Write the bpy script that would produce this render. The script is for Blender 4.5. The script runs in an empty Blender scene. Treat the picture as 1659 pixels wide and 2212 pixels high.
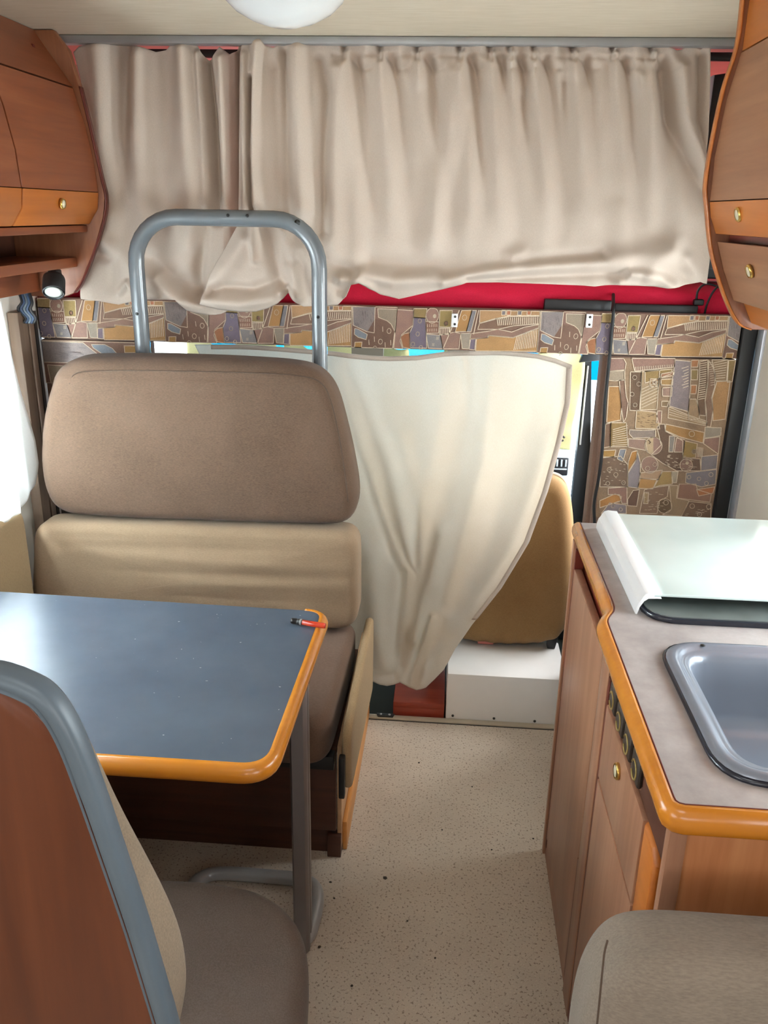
import bpy, bmesh, math, random
import numpy as np
from mathutils import Vector, Matrix
random.seed(7)
rng = np.random.default_rng(7)
SC = bpy.context.scene
COL = SC.collection

# ------------------------------------------------------------------ camera
# calibrated from the vanishing points of the photograph (1659 x 2212 px)
FPX, CXP, CYP, CAMZ = 1811.0, 829.5, 1106.0, 1.55
_F = np.array([979 - CXP, 461.5 - CYP, FPX]); _F /= np.linalg.norm(_F)
_a = 734 - CXP
_D = np.array([_a, -(_F[0] * _a + _F[2] * FPX) / _F[1], FPX]); _D /= np.linalg.norm(_D)
RW = np.stack([np.cross(_D, _F), _F, -_D], 1)          # world -> image axes (right, down, forward)

cam = bpy.data.objects.new('camera', bpy.data.cameras.new('camera'))
COL.objects.link(cam)
m = Matrix.Identity(4)
for i in range(3):
    m[i][0], m[i][1], m[i][2] = RW[0, i], -RW[1, i], -RW[2, i]
m[2][3] = CAMZ
cam.matrix_world = m
cam.data.sensor_fit = 'HORIZONTAL'
cam.data.sensor_width = 36.0
cam.data.lens = 36.0 * FPX / 1659.0
cam.data.clip_start = 0.02
SC.camera = cam

# ------------------------------------------------------------------ world, light, exposure
w = bpy.data.worlds.new('sky'); SC.world = w; w.use_nodes = True
bg = w.node_tree.nodes['Background']
bg.inputs[0].default_value = (0.86, 0.94, 1.0, 1)
bg.inputs[1].default_value = 4.0

def area(name, loc, rot, sx, sy, power, col=(1, 1, 1)):
    l = bpy.data.lights.new(name, 'AREA'); l.shape = 'RECTANGLE'; l.size = sx; l.size_y = sy
    l.energy = power; l.color = col
    o = bpy.data.objects.new(name, l); COL.objects.link(o)
    o.location = loc; o.rotation_euler = [math.radians(a) for a in rot]
    return o
# daylight entering the windows, plus added rear, lounge and roof fill (the lights stand just outside the openings)
area('daylight_dinette_window', (-1.30, 1.45, 1.07), (0, -90, 0), 0.50, 0.95, 320, (0.95, 0.98, 1))
area('daylight_kitchen_window', (0.96, 1.25, 1.17), (0, 90, 0), 0.34, 0.66, 24, (0.95, 0.98, 1))
area('added_fill_rear', (-0.15, -2.0, 1.45), (-90, 0, 180), 1.3, 0.55, 9, (1, 0.97, 0.95))  # unseen source, added for soft frontal fill
area('added_fill_lounge_left', (-1.30, -0.55, 1.25), (0, -90, 0), 0.60, 1.0, 11, (1, 0.98, 0.97))  # unseen pair of side sources, added as fill from behind
area('added_fill_lounge_right', (0.96, -0.55, 1.25), (0, 90, 0), 0.60, 1.0, 12, (1, 0.98, 0.97))
area('daylight_entry_door_window', (0.95, 1.985, 1.20), (0, 90, 0), 0.44, 0.20, 17, (1, 1, 1))
area('added_fill_roof', (0.0, 0.20, 2.10), (0, 0, 0), 0.5, 0.5, 3, (1, 0.98, 0.96))  # unseen overhead source, added as fill
area('daylight_cab_door_window', (1.00, 2.78, 0.95), (0, 82, 0), 0.6, 0.6, 40, (1, 1, 1))
area('daylight_windscreen', (-0.2, 3.75, 1.05), (90, 0, 180), 1.5, 0.6, 110, (0.97, 0.99, 1))
area('daylight_bunk_window', (-0.15, 3.75, 1.62), (90, 0, 180), 0.9, 0.3, 26, (1, 1, 1))

vs = SC.view_settings
vs.view_transform = 'Standard'; vs.look = 'None'; vs.gamma = 1.0; vs.use_curve_mapping = False
vs.exposure = -0.3
SC.cycles.use_denoising = True
SC.cycles.max_bounces = 10
SC.cycles.diffuse_bounces = 5
SC.cycles.transparent_max_bounces = 12

# ------------------------------------------------------------------ helpers
def at(px, py, ax, val):
    """the point where the sight line of a photo pixel meets the plane ax = val (metres)"""
    d = RW.T @ np.array([px - CXP, py - CYP, FPX]); i = 'xyz'.index(ax)
    o = np.array([0, 0, CAMZ]); t = (val - o[i]) / d[i]
    return o + t * d

def at_y(px, py, y):
    px = np.asarray(px, float); py = np.asarray(py, float); y = np.asarray(y, float)
    c = np.stack([px - CXP, py - CYP, np.full(px.shape, FPX)], -1)
    d = c @ RW
    t = y / d[..., 1]
    return np.stack([t * d[..., 0], y * np.ones(px.shape), CAMZ + t * d[..., 2]], -1)

def lin(h):
    h = h.lstrip('#'); v = [int(h[i:i + 2], 16) / 255 for i in (0, 2, 4)]
    return tuple(c / 12.92 if c <= 0.04045 else ((c + 0.055) / 1.055) ** 2.4 for c in v) + (1.0,)

class NT:
    def __init__(s, mat): s.t = mat.node_tree; s.n = s.t.nodes
    def add(s, typ, **kw):
        n = s.n.new(typ)
        for k, v in kw.items(): setattr(n, k, v)
        return n
    def link(s, a, b): s.t.links.new(a, b)

def base_mat(name, col, rough=0.6, metal=0.0, spec=0.5, coat=0.0):
    mt = bpy.data.materials.new(name); mt.use_nodes = True
    b = mt.node_tree.nodes['Principled BSDF']
    b.inputs['Base Color'].default_value = lin(col) if isinstance(col, str) else col
    b.inputs['Roughness'].default_value = rough
    b.inputs['Metallic'].default_value = metal
    b.inputs['Specular IOR Level'].default_value = spec
    b.inputs['Coat Weight'].default_value = coat
    return mt, NT(mt), b

def coords(nt, scale=(1, 1, 1), rot=(0, 0, 0)):
    tc = nt.add('ShaderNodeTexCoord'); mp = nt.add('ShaderNodeMapping')
    mp.inputs['Scale'].default_value = scale; mp.inputs['Rotation'].default_value = rot
    nt.link(tc.outputs['Object'], mp.inputs['Vector'])
    return mp.outputs['Vector']

def noise(nt, vec, scale, detail=4, rough=0.55, dist=0.0):
    n = nt.add('ShaderNodeTexNoise'); nt.link(vec, n.inputs['Vector'])
    n.inputs['Scale'].default_value = scale; n.inputs['Detail'].default_value = detail
    n.inputs['Roughness'].default_value = rough; n.inputs['Distortion'].default_value = dist
    return n.outputs['Fac']

def ramp(nt, fac, stops):
    r = nt.add('ShaderNodeValToRGB'); e = r.color_ramp.elements
    while len(e) < len(stops): e.new(0.5)
    for k, (p, c) in enumerate(stops):
        e[k].position = p; e[k].color = lin(c) if isinstance(c, str) else c
    nt.link(fac, r.inputs['Fac']); return r.outputs['Color']

def mixc(nt, fac, a, b, mode='MIX'):
    n = nt.add('ShaderNodeMix', data_type='RGBA', blend_type=mode)
    for sock, v in ((n.inputs[0], fac), (n.inputs[6], a), (n.inputs[7], b)):
        if isinstance(v, (int, float)): sock.default_value = v
        elif isinstance(v, (tuple, list)): sock.default_value = v
        elif isinstance(v, str): sock.default_value = lin(v)
        else: nt.link(v, sock)
    return n.outputs[2]

def bump(nt, b, h, strength=0.3, dist=0.002):
    n = nt.add('ShaderNodeBump'); n.inputs['Strength'].default_value = strength
    n.inputs['Distance'].default_value = dist
    nt.link(h, n.inputs['Height']); nt.link(n.outputs['Normal'], b.inputs['Normal'])

def plain(name, col, rough=0.5, metal=0.0, var=0.08, spec=0.5, coat=0.0, bscale=0, bstr=0.2):
    mt, nt, b = base_mat(name, col, rough, metal, spec, coat)
    v = coords(nt); f = noise(nt, v, 9, 3)
    c = lin(col); lo = tuple(x * (1 - var) for x in c[:3]) + (1,); hi = tuple(min(1, x * (1 + var)) for x in c[:3]) + (1,)
    nt.link(ramp(nt, f, [(0.3, lo), (0.7, hi)]), b.inputs['Base Color'])
    if bscale: bump(nt, b, noise(nt, v, bscale, 3), bstr, 0.001)
    return mt

def wood(name, dark, mid, light, grain='z', rough=0.42, spec=0.5, scale=1.0, coat=0.0):
    mt, nt, b = base_mat(name, mid, rough, 0, spec, coat)
    s = {'x': (0.9, 14, 14), 'y': (14, 0.9, 14), 'z': (14, 14, 0.9)}[grain]
    v = coords(nt, tuple(k * scale for k in s))
    n1 = noise(nt, v, 1.6, 5, 0.6, 0.6)
    s2 = {'x': (3, 90, 90), 'y': (90, 3, 90), 'z': (90, 90, 3)}[grain]
    n2 = noise(nt, coords(nt, s2), 1.5, 2, 0.5)
    c = ramp(nt, n1, [(0.28, dark), (0.5, mid), (0.74, light)])
    c = mixc(nt, 0.14, c, ramp(nt, n2, [(0.35, dark), (0.65, light)]))
    nt.link(c, b.inputs['Base Color'])
    bump(nt, b, n2, 0.06, 0.0005)
    return mt

def fabric(name, dark, light, thread=900, rough=0.95, streak='x', bstr=0.35, transl=0.0, blotch=4.0):
    mt, nt, b = base_mat(name, light, rough, 0, 0.25)
    s = {'x': (0.25, 1, 1), 'y': (1, 0.25, 1), 'z': (1, 1, 0.25), 'n': (1, 1, 1)}[streak]
    f1 = noise(nt, coords(nt, s), thread, 2, 0.6)
    f2 = noise(nt, coords(nt), blotch, 3, 0.5)
    c = ramp(nt, f1, [(0.3, dark), (0.68, light)])
    c = mixc(nt, 0.35, c, ramp(nt, f2, [(0.35, dark), (0.65, light)]))
    nt.link(c, b.inputs['Base Color'])
    bump(nt, b, f1, bstr, 0.0008)
    b.inputs['Sheen Weight'].default_value = 0.08
    if transl:
        tr = nt.add('ShaderNodeBsdfTranslucent'); nt.link(c, tr.inputs['Color'])
        mx = nt.add('ShaderNodeMixShader'); mx.inputs[0].default_value = transl
        out = nt.n['Material Output']
        nt.link(b.outputs[0], mx.inputs[1]); nt.link(tr.outputs[0], mx.inputs[2]); nt.link(mx.outputs[0], out.inputs['Surface'])
    return mt

M = {}
M['cherry_z'] = wood('cherry_wood_upright', '#693b25', '#804d30', '#925f3e', 'z')
M['cherry_y'] = wood('cherry_wood_lengthwise', '#66321a', '#7b4021', '#8c4f2d', 'y')
M['cherry_x'] = wood('cherry_wood_crosswise', '#66321a', '#7b4021', '#8c4f2d', 'x')
M['locker_r'] = wood('locker_door_wood', '#7a4e34', '#8a5c3f', '#9a6c4c', 'y')
M['orange_wood'] = wood('orange_beech_grip', '#96531c', '#a65d20', '#b46a2b', 'y', 0.38)
M['kitchen_wood'] = wood('kitchen_front_wood', '#835942', '#966b52', '#a67c61', 'z', 0.36)
M['kitchen_end'] = wood('kitchen_end_wood', '#955a34', '#aa6c43', '#ba7e52', 'z', 0.36)
M['seat_wood'] = wood('seat_back_wood', '#431d0d', '#522610', '#5f3018', 'z', 0.3)
M['dark_red'] = plain('dark_red_edge', '#5a1d10', 0.4)
M['edge_orange'] = wood('orange_edging', '#a86416', '#b26e1c', '#bd7a27', 'x', 0.26, 0.5, 0.4, 0.15)
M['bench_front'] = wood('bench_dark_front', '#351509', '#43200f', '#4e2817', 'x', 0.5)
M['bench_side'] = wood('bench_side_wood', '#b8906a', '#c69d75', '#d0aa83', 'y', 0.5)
M['kick_orange'] = wood('orange_kick_board', '#bb7c3c', '#c88a48', '#d39a5b', 'y', 0.45)
M['red_step'] = wood('red_brown_step', '#7a2a18', '#8c3520', '#993f28', 'x', 0.35)
M['ceil'] = None
M['black'] = plain('black_plastic', '#121214', 0.45)
M['black_soft'] = plain('black_rubber', '#0e0e10', 0.6)
M['dark_cab'] = plain('dark_cab_plastic', '#1b2024', 0.5)
M['alu'] = plain('grey_aluminium', '#a2a3a3', 0.38, 0.35)
M['threshold'] = plain('pale_threshold_strip', '#b3a793', 0.45, 0.1)
M['silver'] = plain('silver_door_frame', '#c4ccd6', 0.25, 0.5)
M['tube'] = plain('grey_painted_tube', '#666c70', 0.26, 0.0, 0.05, 0.6, 0.4)
M['foot'] = plain('grey_steel_foot', '#a0a0a0', 0.3, 0.15)
M['gold_mark'] = plain('dull_gold_mark', '#8f7a44', 0.5, 0.3)
M['leg'] = plain('grey_table_leg', '#7b7371', 0.35, 0.4)
M['white'] = plain('white_lacquer', '#e8e8e6', 0.4, 0, 0.03)
M['white_plastic'] = plain('white_plastic', '#eef0f2', 0.35, 0, 0.03)
M['brass'] = plain('polished_brass', '#cda75a', 0.25, 0.9)
M['ivory'] = plain('ivory_button', '#dcd3b6', 0.3)
M['screw'] = plain('dark_screw', '#3a3a38', 0.4, 0.6)
M['sink'] = plain('grey_enamel_sink', '#777d89', 0.3, 0.15, 0.05, 0.5, 0.3, 160, 0.05)
M['sink_edge'] = plain('dark_enamel_edge', '#20222c', 0.2)
M['cream_wall'] = plain('cream_wall_panel', '#d8d2c6', 0.6, 0, 0.03)
M['salmon'] = plain('bounce_tinted_bunk_lining', '#cf8278', 0.7)  # pink bounce light off the red sheet, painted into the alcove lining
M['dash'] = plain('pale_grey_dashboard', '#a3b6c2', 0.55)
M['vent'] = plain('vent_slot_black', '#0c1018', 0.5)
M['grey_trim'] = plain('grey_rubber_piping', '#505b64', 0.42, 0, 0.06, 0.5, 0, 120, 0.08)
M['dial'] = plain('dark_brown_dial', '#2a1f16', 0.5)
M['brown_trim'] = wood('brown_wall_post', '#5c4a3c', '#6a5747', '#776452', 'z', 0.6)
M['dark_mat'] = plain('dark_green_mat', '#23291f', 0.8)
M['red_plastic'] = None
M['blue_cord'] = plain('dark_blue_cord', '#2c3d55', 0.6)
M['seam_thread'] = plain('dark_seam_thread', '#4a3a2e', 0.9)
M['lens'] = plain('frosted_lens', '#e6efe6', 0.2, 0, 0.04)
M['grey_board'] = plain('grey_header_underside', '#8b8478', 0.8)

M['curtain'] = fabric('beige_bunk_curtain', '#c6b6a8', '#d8cabc', 1100, 0.95, 'z', 0.25, 0.10)
M['curtain_low'] = fabric('cream_cab_curtain', '#e6dfd2', '#f3eee5', 1000, 0.95, 'z', 0.25, 0.52, 6)
M['window_curtain'] = fabric('white_window_curtain', '#f2f4f5', '#fbfcfd', 900, 0.9, 'z', 0.15, 0.65)
M['cush_dark'] = fabric('brown_linen_cushion', '#483729', '#655041', 700, 0.95, 'x', 0.4, 0, 5)
M['cush_light'] = fabric('tan_linen_cushion', '#806b55', '#957f67', 700, 0.95, 'x', 0.4, 0, 5)
M['seat_cloth'] = fabric('brown_seat_cloth', '#574336', '#6d5748', 600, 0.95, 'x', 0.45, 0, 6)
M['near_cloth'] = fabric('grey_brown_seat_cloth', '#50453d', '#665a52', 420, 0.95, 'n', 0.5, 0, 6)
M['near_side'] = fabric('tan_backrest_cloth', '#6c5d4d', '#877662', 420, 0.95, 'n', 0.5, 0, 6)
M['right_cloth'] = fabric('taupe_seat_cloth', '#6d6257', '#84786b', 500, 0.95, 'x', 0.45, 0, 6)
M['flap_cloth'] = fabric('tan_flap_cloth', '#8b7355', '#a58c69', 600, 0.95, 'y', 0.4)
M['cab_cloth'] = fabric('ochre_cab_seat_cover', '#836540', '#98784f', 700, 0.95, 'x', 0.3, 0, 8)
M['cab_piping'] = fabric('pale_cab_seat_piping', '#c8bfa8', '#e2dccb', 500, 0.9, 'n', 0.3)
M['red_sheet'] = fabric('red_bed_sheet', '#a50a2a', '#c31138', 900, 0.75, 'x', 0.15, 0, 4)
M['blind'] = fabric('pale_yellow_thermal_blind', '#cfc893', '#e0daa8', 400, 0.8, 'n', 0.2, 0.15)
M['wall_cloth'] = fabric('tan_wall_cushion', '#8f7a5c', '#a38d6c', 600, 0.95, 'z', 0.4)
M['pink'] = plain('pink_cloth', '#d8867c', 0.8)

mt, nt, b = base_mat('cream_ceiling_panel', '#cbbda6', 0.55)
v = coords(nt, (6, 60, 1)); f = noise(nt, v, 2.2, 5, 0.6)
nt.link(ramp(nt, f, [(0.25, '#c8baa3'), (0.75, '#d8ccb8')]), b.inputs['Base Color'])
bump(nt, b, f, 0.05, 0.0005); M['ceil'] = mt

mt, nt, b = base_mat('speckled_vinyl_floor', '#b9a48e', 0.42, 0, 0.45)
v = coords(nt); f0 = noise(nt, v, 3.0, 4, 0.6)
c = ramp(nt, f0, [(0.3, '#b3a697'), (0.7, '#c8bbab')])
f1 = noise(nt, v, 170, 2, 0.5)
c = mixc(nt, ramp(nt, f1, [(0.34, (0.75, 0.75, 0.75, 1)), (0.42, (0, 0, 0, 1))]), c, '#6e5c4c')
f2 = noise(nt, v, 260, 2, 0.5)
c = mixc(nt, ramp(nt, f2, [(0.60, (0, 0, 0, 1)), (0.68, (0.6, 0.6, 0.6, 1))]), c, '#d8cbb8')
nt.link(c, b.inputs['Base Color']); bump(nt, b, f1, 0.12, 0.0006); M['floor'] = mt

mt, nt, b = base_mat('blue_grey_laminate', '#4c5865', 0.27, 0, 0.75)
v = coords(nt); f = noise(nt, v, 5, 4)
c = ramp(nt, f, [(0.3, '#465260'), (0.7, '#525e6b')])
fs = noise(nt, v, 95, 1, 0.4)
c = mixc(nt, ramp(nt, fs, [(0.80, (0, 0, 0, 1)), (0.83, (0.5, 0.5, 0.5, 1))]), c, '#b9c0c6')
nt.link(c, b.inputs['Base Color']); bump(nt, b, noise(nt, v, 700, 2), 0.05, 0.0003); M['table'] = mt

mt, nt, b = base_mat('mottled_grey_worktop', '#a39b98', 0.36, 0, 0.5)
v = coords(nt); f = noise(nt, v, 14, 6, 0.65)
nt.link(ramp(nt, f, [(0.3, '#8d8583'), (0.55, '#a29a97'), (0.75, '#b1aaa8')]), b.inputs['Base Color']); M['worktop'] = mt

mt, nt, b = base_mat('pale_glass_lid', '#c9d6d3', 0.22, 0, 0.8, 0.0)
f = noise(nt, coords(nt), 6, 2)
nt.link(ramp(nt, f, [(0.3, '#c0cecb'), (0.7, '#cedad7')]), b.inputs['Base Color']); M['lid'] = mt
mt, nt, b = base_mat('dark_hob_glass', '#4a5150', 0.08, 0, 0.6, 0.4)
f = noise(nt, coords(nt), 8, 2)
nt.link(ramp(nt, f, [(0.3, '#565d5b'), (0.7, '#707673')]), b.inputs['Base Color']); M['hob'] = mt

mt, nt, b = base_mat('opal_lamp_dome', '#eef1f0', 0.12, 0, 0.5, 0.5)
f = noise(nt, coords(nt), 7, 2)
nt.link(ramp(nt, f, [(0.3, '#e9edec'), (0.7, '#f4f6f5')]), b.inputs['Base Color'])
b.inputs['Subsurface Weight'].default_value = 0.2; b.inputs['Subsurface Radius'].default_value = (0.02, 0.02, 0.02); M['opal'] = mt

mt, nt, b = base_mat('red_clear_lighter', '#d8402a', 0.1, 0, 0.5)
b.inputs['Transmission Weight'].default_value = 0.55
f = noise(nt, coords(nt), 60, 1); nt.link(ramp(nt, f, [(0.3, '#d23c24'), (0.7, '#e65a3c')]), b.inputs['Base Color']); M['red_plastic'] = mt

def glass(name, col, gl=0.1):
    mt, nt, b = base_mat(name, col, 0.05)
    tr = nt.add('ShaderNodeBsdfTransparent'); tr.inputs[0].default_value = lin(col)
    g = nt.add('ShaderNodeBsdfGlossy'); g.inputs['Roughness'].default_value = 0.03
    mx = nt.add('ShaderNodeMixShader'); mx.inputs[0].default_value = gl
    nt.link(tr.outputs[0], mx.inputs[1]); nt.link(g.outputs[0], mx.inputs[2]); nt.link(mx.outputs[0], nt.n['Material Output'].inputs['Surface'])
    return mt
M['glass'] = glass('clear_window_glass', '#f2f7f8', 0.06)
M['cyan_glass'] = glass('cyan_tinted_glass', '#35c6e6', 0.04)

def printed(name):
    mt, nt, b = base_mat(name, '#8a6f57', 0.9, 0, 0.2)
    a = nt.add('ShaderNodeAttribute', attribute_name='print_colour')
    v = coords(nt); f = noise(nt, v, 420, 2, 0.6)
    sh = ramp(nt, f, [(0.3, (0.82, 0.82, 0.82, 1)), (0.7, (1.1, 1.1, 1.1, 1))])
    f2 = noise(nt, v, 30, 3, 0.6)
    c = mixc(nt, 1.0, a.outputs['Color'], sh, 'MULTIPLY')
    c = mixc(nt, 1.0, c, ramp(nt, f2, [(0.3, (0.88, 0.88, 0.9, 1)), (0.7, (1.08, 1.06, 1.04, 1))]), 'MULTIPLY')
    nt.link(c, b.inputs['Base Color']); bump(nt, b, f, 0.2, 0.0005)
    return mt
M['print'] = printed('printed_upholstery')
M['print_base'] = fabric('mauve_brown_upholstery', '#6e564a', '#84695a', 500, 0.95, 'n', 0.3)

# ---- objects
def link(name, me, mat, parent=None):
    o = bpy.data.objects.new(name, me); COL.objects.link(o)
    if mat is not None:
        if isinstance(mat, (list, tuple)):
            for k in mat: me.materials.append(M[k] if isinstance(k, str) else k)
        else: me.materials.append(M[mat] if isinstance(mat, str) else mat)
    if parent is not None:
        o.parent = parent
        p = parent; off = Vector((0, 0, 0))
        while p is not None: off += p.location; p = p.parent
        o.matrix_parent_inverse = Matrix.Identity(4)
        o.location = -off          # vertices are given in room coordinates
    return o

def tag(o, label=None, cat=None, group=None, kind=None):
    if label: o['label'] = label
    if cat: o['category'] = cat
    if group: o['group'] = group
    if kind: o['kind'] = kind
    return o

def thing(name, loc, label, cat, group=None):
    o = bpy.data.objects.new(name, None); COL.objects.link(o); o.location = loc
    o.empty_display_size = 0.05
    return tag(o, label, cat, group)

def mesh(name, verts, faces, mat, parent=None, smooth=False):
    me = bpy.data.meshes.new(name); me.from_pydata([tuple(map(float, p)) for p in verts], [], faces); me.update()
    bm = bmesh.new(); bm.from_mesh(me); bmesh.ops.recalc_face_normals(bm, faces=bm.faces); bm.to_mesh(me); bm.free()
    if smooth: me.polygons.foreach_set('use_smooth', [True] * len(me.polygons))
    return link(name, me, mat, parent)

def finish(name, bm, mat, parent=None, smooth=False, angle=40):
    bmesh.ops.recalc_face_normals(bm, faces=bm.faces)
    me = bpy.data.meshes.new(name); bm.to_mesh(me); bm.free()
    if smooth:
        me.polygons.foreach_set('use_smooth', [True] * len(me.polygons))
        try: me.set_sharp_from_angle(angle=math.radians(angle))
        except Exception: pass
    return link(name, me, mat, parent)

def box(name, x0, x1, y0, y1, z0, z1, mat, parent=None, bev=0.0, seg=2):
    bm = bmesh.new()
    vs_ = [bm.verts.new((x, y, z)) for x in (x0, x1) for y in (y0, y1) for z in (z0, z1)]
    for f in ((0, 1, 3, 2), (4, 6, 7, 5), (0, 4, 5, 1), (2, 3, 7, 6), (0, 2, 6, 4), (1, 5, 7, 3)):
        bm.faces.new([vs_[i] for i in f])
    if bev: bmesh.ops.bevel(bm, geom=bm.edges[:], offset=bev, segments=seg, affect='EDGES', profile=0.5)
    return finish(name, bm, mat, parent, bool(bev))

def prism(name, pts, ax, a, b_, mat, parent=None, bev=0.0, seg=2):
    """polygon pts (2D, the two axes other than ax in order) extruded from a to b_ along ax"""
    def P(p, t):
        return {'x': (t, p[0], p[1]), 'y': (p[0], t, p[1]), 'z': (p[0], p[1], t)}[ax]
    bm = bmesh.new(); n = len(pts)
    A = [bm.verts.new(P(p, a)) for p in pts]; B = [bm.verts.new(P(p, b_)) for p in pts]
    fa = bm.faces.new(A); fb = bm.faces.new(B[::-1])
    for i in range(n): bm.faces.new((A[i], A[(i + 1) % n], B[(i + 1) % n], B[i]))
    if bev:
        ed = [e for e in bm.edges if any(f in (fa, fb) for f in e.link_faces)]
        bmesh.ops.bevel(bm, geom=ed, offset=bev, segments=seg, affect='EDGES', profile=0.5)
    bmesh.ops.triangulate(bm, faces=[f for f in bm.faces if len(f.verts) > 4])
    return finish(name, bm, mat, parent, True, 30)

def smooth_path(pts, n=8):
    P = [np.array(p, float) for p in pts]; out = []
    for i in range(len(P) - 1):
        p0 = P[max(i - 1, 0)]; p1 = P[i]; p2 = P[i + 1]; p3 = P[min(i + 2, len(P) - 1)]
        for k in range(n):
            t = k / n
            out.append(0.5 * ((2 * p1) + (-p0 + p2) * t + (2 * p0 - 5 * p1 + 4 * p2 - p3) * t * t + (-p0 + 3 * p1 - 3 * p2 + p3) * t ** 3))
    out.append(P[-1]); return out

def tube(name, path, r, mat, parent=None, seg=12, prof=None, up=(0, 0, 1)):
    """sweep a circle (or 2D profile) along a path"""
    P = [np.array(p, float) for p in path]; n = len(P)
    prof = prof or [(r * math.cos(2 * math.pi * k / seg), r * math.sin(2 * math.pi * k / seg)) for k in range(seg)]
    seg = len(prof); V = []
    T = []
    for i in range(n):
        t = P[min(i + 1, n - 1)] - P[max(i - 1, 0)]; T.append(t / (np.linalg.norm(t) + 1e-12))
    u = np.array(up, float); u = u - T[0] * u.dot(T[0])
    if np.linalg.norm(u) < 1e-3: u = np.array((1, 0, 0.0)); u = u - T[0] * u.dot(T[0])
    u /= np.linalg.norm(u)
    for i in range(n):
        u = u - T[i] * u.dot(T[i]); u /= np.linalg.norm(u); s = np.cross(T[i], u)
        for a, c in prof: V.append(P[i] + s * a + u * c)
    F = [(i * seg + k, i * seg + (k + 1) % seg, (i + 1) * seg + (k + 1) % seg, (i + 1) * seg + k) for i in range(n - 1) for k in range(seg)]
    F += [tuple(range(seg))[::-1], tuple((n - 1) * seg + k for k in range(seg))]
    return mesh(name, V, F, mat, parent, True)

def lathe(name, prof, loc, mat, parent=None, seg=40, axis=(0, 0, 1)):
    """profile [(radius, height)] spun about axis through loc"""
    q = Vector((0, 0, 1)).rotation_difference(Vector(axis)).to_matrix()
    V = []; n = len(prof)
    for r, h in prof:
        for k in range(seg):
            a = 2 * math.pi * k / seg
            V.append(Vector(loc) + q @ Vector((max(r, 1e-5) * math.cos(a), max(r, 1e-5) * math.sin(a), h)))
    F = [(i * seg + k, i * seg + (k + 1) % seg, (i + 1) * seg + (k + 1) % seg, (i + 1) * seg + k) for i in range(n - 1) for k in range(seg)]
    F += [tuple(range(seg))[::-1], tuple((n - 1) * seg + k for k in range(seg))]
    return mesh(name, V, F, mat, parent, True)

def round_poly(pts, rad, n=6):
    """round the corners of a 2D polygon; rad a number or one per corner"""
    out = []; N = len(pts)
    for i in range(N):
        p = np.array(pts[i], float); a = np.array(pts[i - 1], float); c = np.array(pts[(i + 1) % N], float)
        r = rad[i] if isinstance(rad, (list, tuple)) else rad
        if r <= 0: out.append(tuple(p)); continue
        da = a - p; dc = c - p; la = np.linalg.norm(da); lc = np.linalg.norm(dc)
        k = min(r, la * 0.49, lc * 0.49); s = p + da / la * k; e = p + dc / lc * k
        for j in range(n + 1):
            t = j / n; out.append(tuple((1 - t) ** 2 * s + 2 * t * (1 - t) * p + t * t * e))
    return out

def cushion(name, outline, ax, mid, half, roll, mat, parent=None, dome=0.01, rings=7, wr=None, lean=None):
    """padded shape: outline (2D) is the silhouette, half the half thickness along ax, roll the edge radius.
    wr(point)-> extra offset of the front face; lean(point2d)-> shift along ax"""
    O = np.array(outline, float)
    # resample
    L = np.r_[0, np.cumsum(np.linalg.norm(np.roll(O, -1, 0) - O, axis=1))]; n = 160
    t = np.linspace(0, L[-1], n, endpoint=False); C = np.vstack([O, O[:1]])
    R = np.stack([np.interp(t, L, C[:, 0]), np.interp(t, L, C[:, 1])], 1)
    for _ in range(5): R = 0.25 * np.roll(R, 1, 0) + 0.5 * R + 0.25 * np.roll(R, -1, 0)
    cen = R.mean(0)
    tang = np.roll(R, -1, 0) - np.roll(R, 1, 0); nor = np.stack([tang[:, 1], -tang[:, 0]], 1)
    nor /= np.linalg.norm(nor, axis=1)[:, None] + 1e-9
    if ((R - cen) * nor).sum() > 0: nor = -nor           # point inwards
    layers = []
    for k in range(rings + 1):
        a = math.pi / 2 * k / rings
        layers.append((R + nor * roll * (1 - math.cos(a)), half - roll + roll * math.sin(a)) if half >= roll else (R + nor * roll * (1 - math.cos(a)), half * math.sin(a)))
    inner = layers[-1][0]; h0 = layers[-1][1]
    for s in np.linspace(0.95, 0.06, 16):
        layers.append((cen + (inner - cen) * s, h0 + dome * (1 - s * s)))
    V = []; F = []
    def put(p, h):
        q = {'x': lambda: (mid + h, p[0], p[1]), 'y': lambda: (p[0], mid + h, p[1]), 'z': lambda: (p[0], p[1], mid + h)}[ax]()
        q = list(q)
        if lean: q['xyz'.index(ax)] += lean(p)
        if wr: q['xyz'.index(ax)] += wr(p, h)
        V.append(q)
    for sg in (-1, 1):
        base = len(V)
        for pts, h in layers:
            for p in pts: put(p, sg * h)
        put(cen, sg * (h0 + dome)); c = len(V) - 1
        for i in range(len(layers) - 1):
            for k in range(n):
                F.append((base + i * n + k, base + i * n + (k + 1) % n, base + (i + 1) * n + (k + 1) % n, base + (i + 1) * n + k))
        i = len(layers) - 1
        for k in range(n): F.append((base + i * n + k, base + i * n + (k + 1) % n, c))
    off = len(layers) * n + 1
    for k in range(n): F.append((k, (k + 1) % n, off + (k + 1) % n, off + k))
    return mesh(name, V, F, mat, parent, True)

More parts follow.
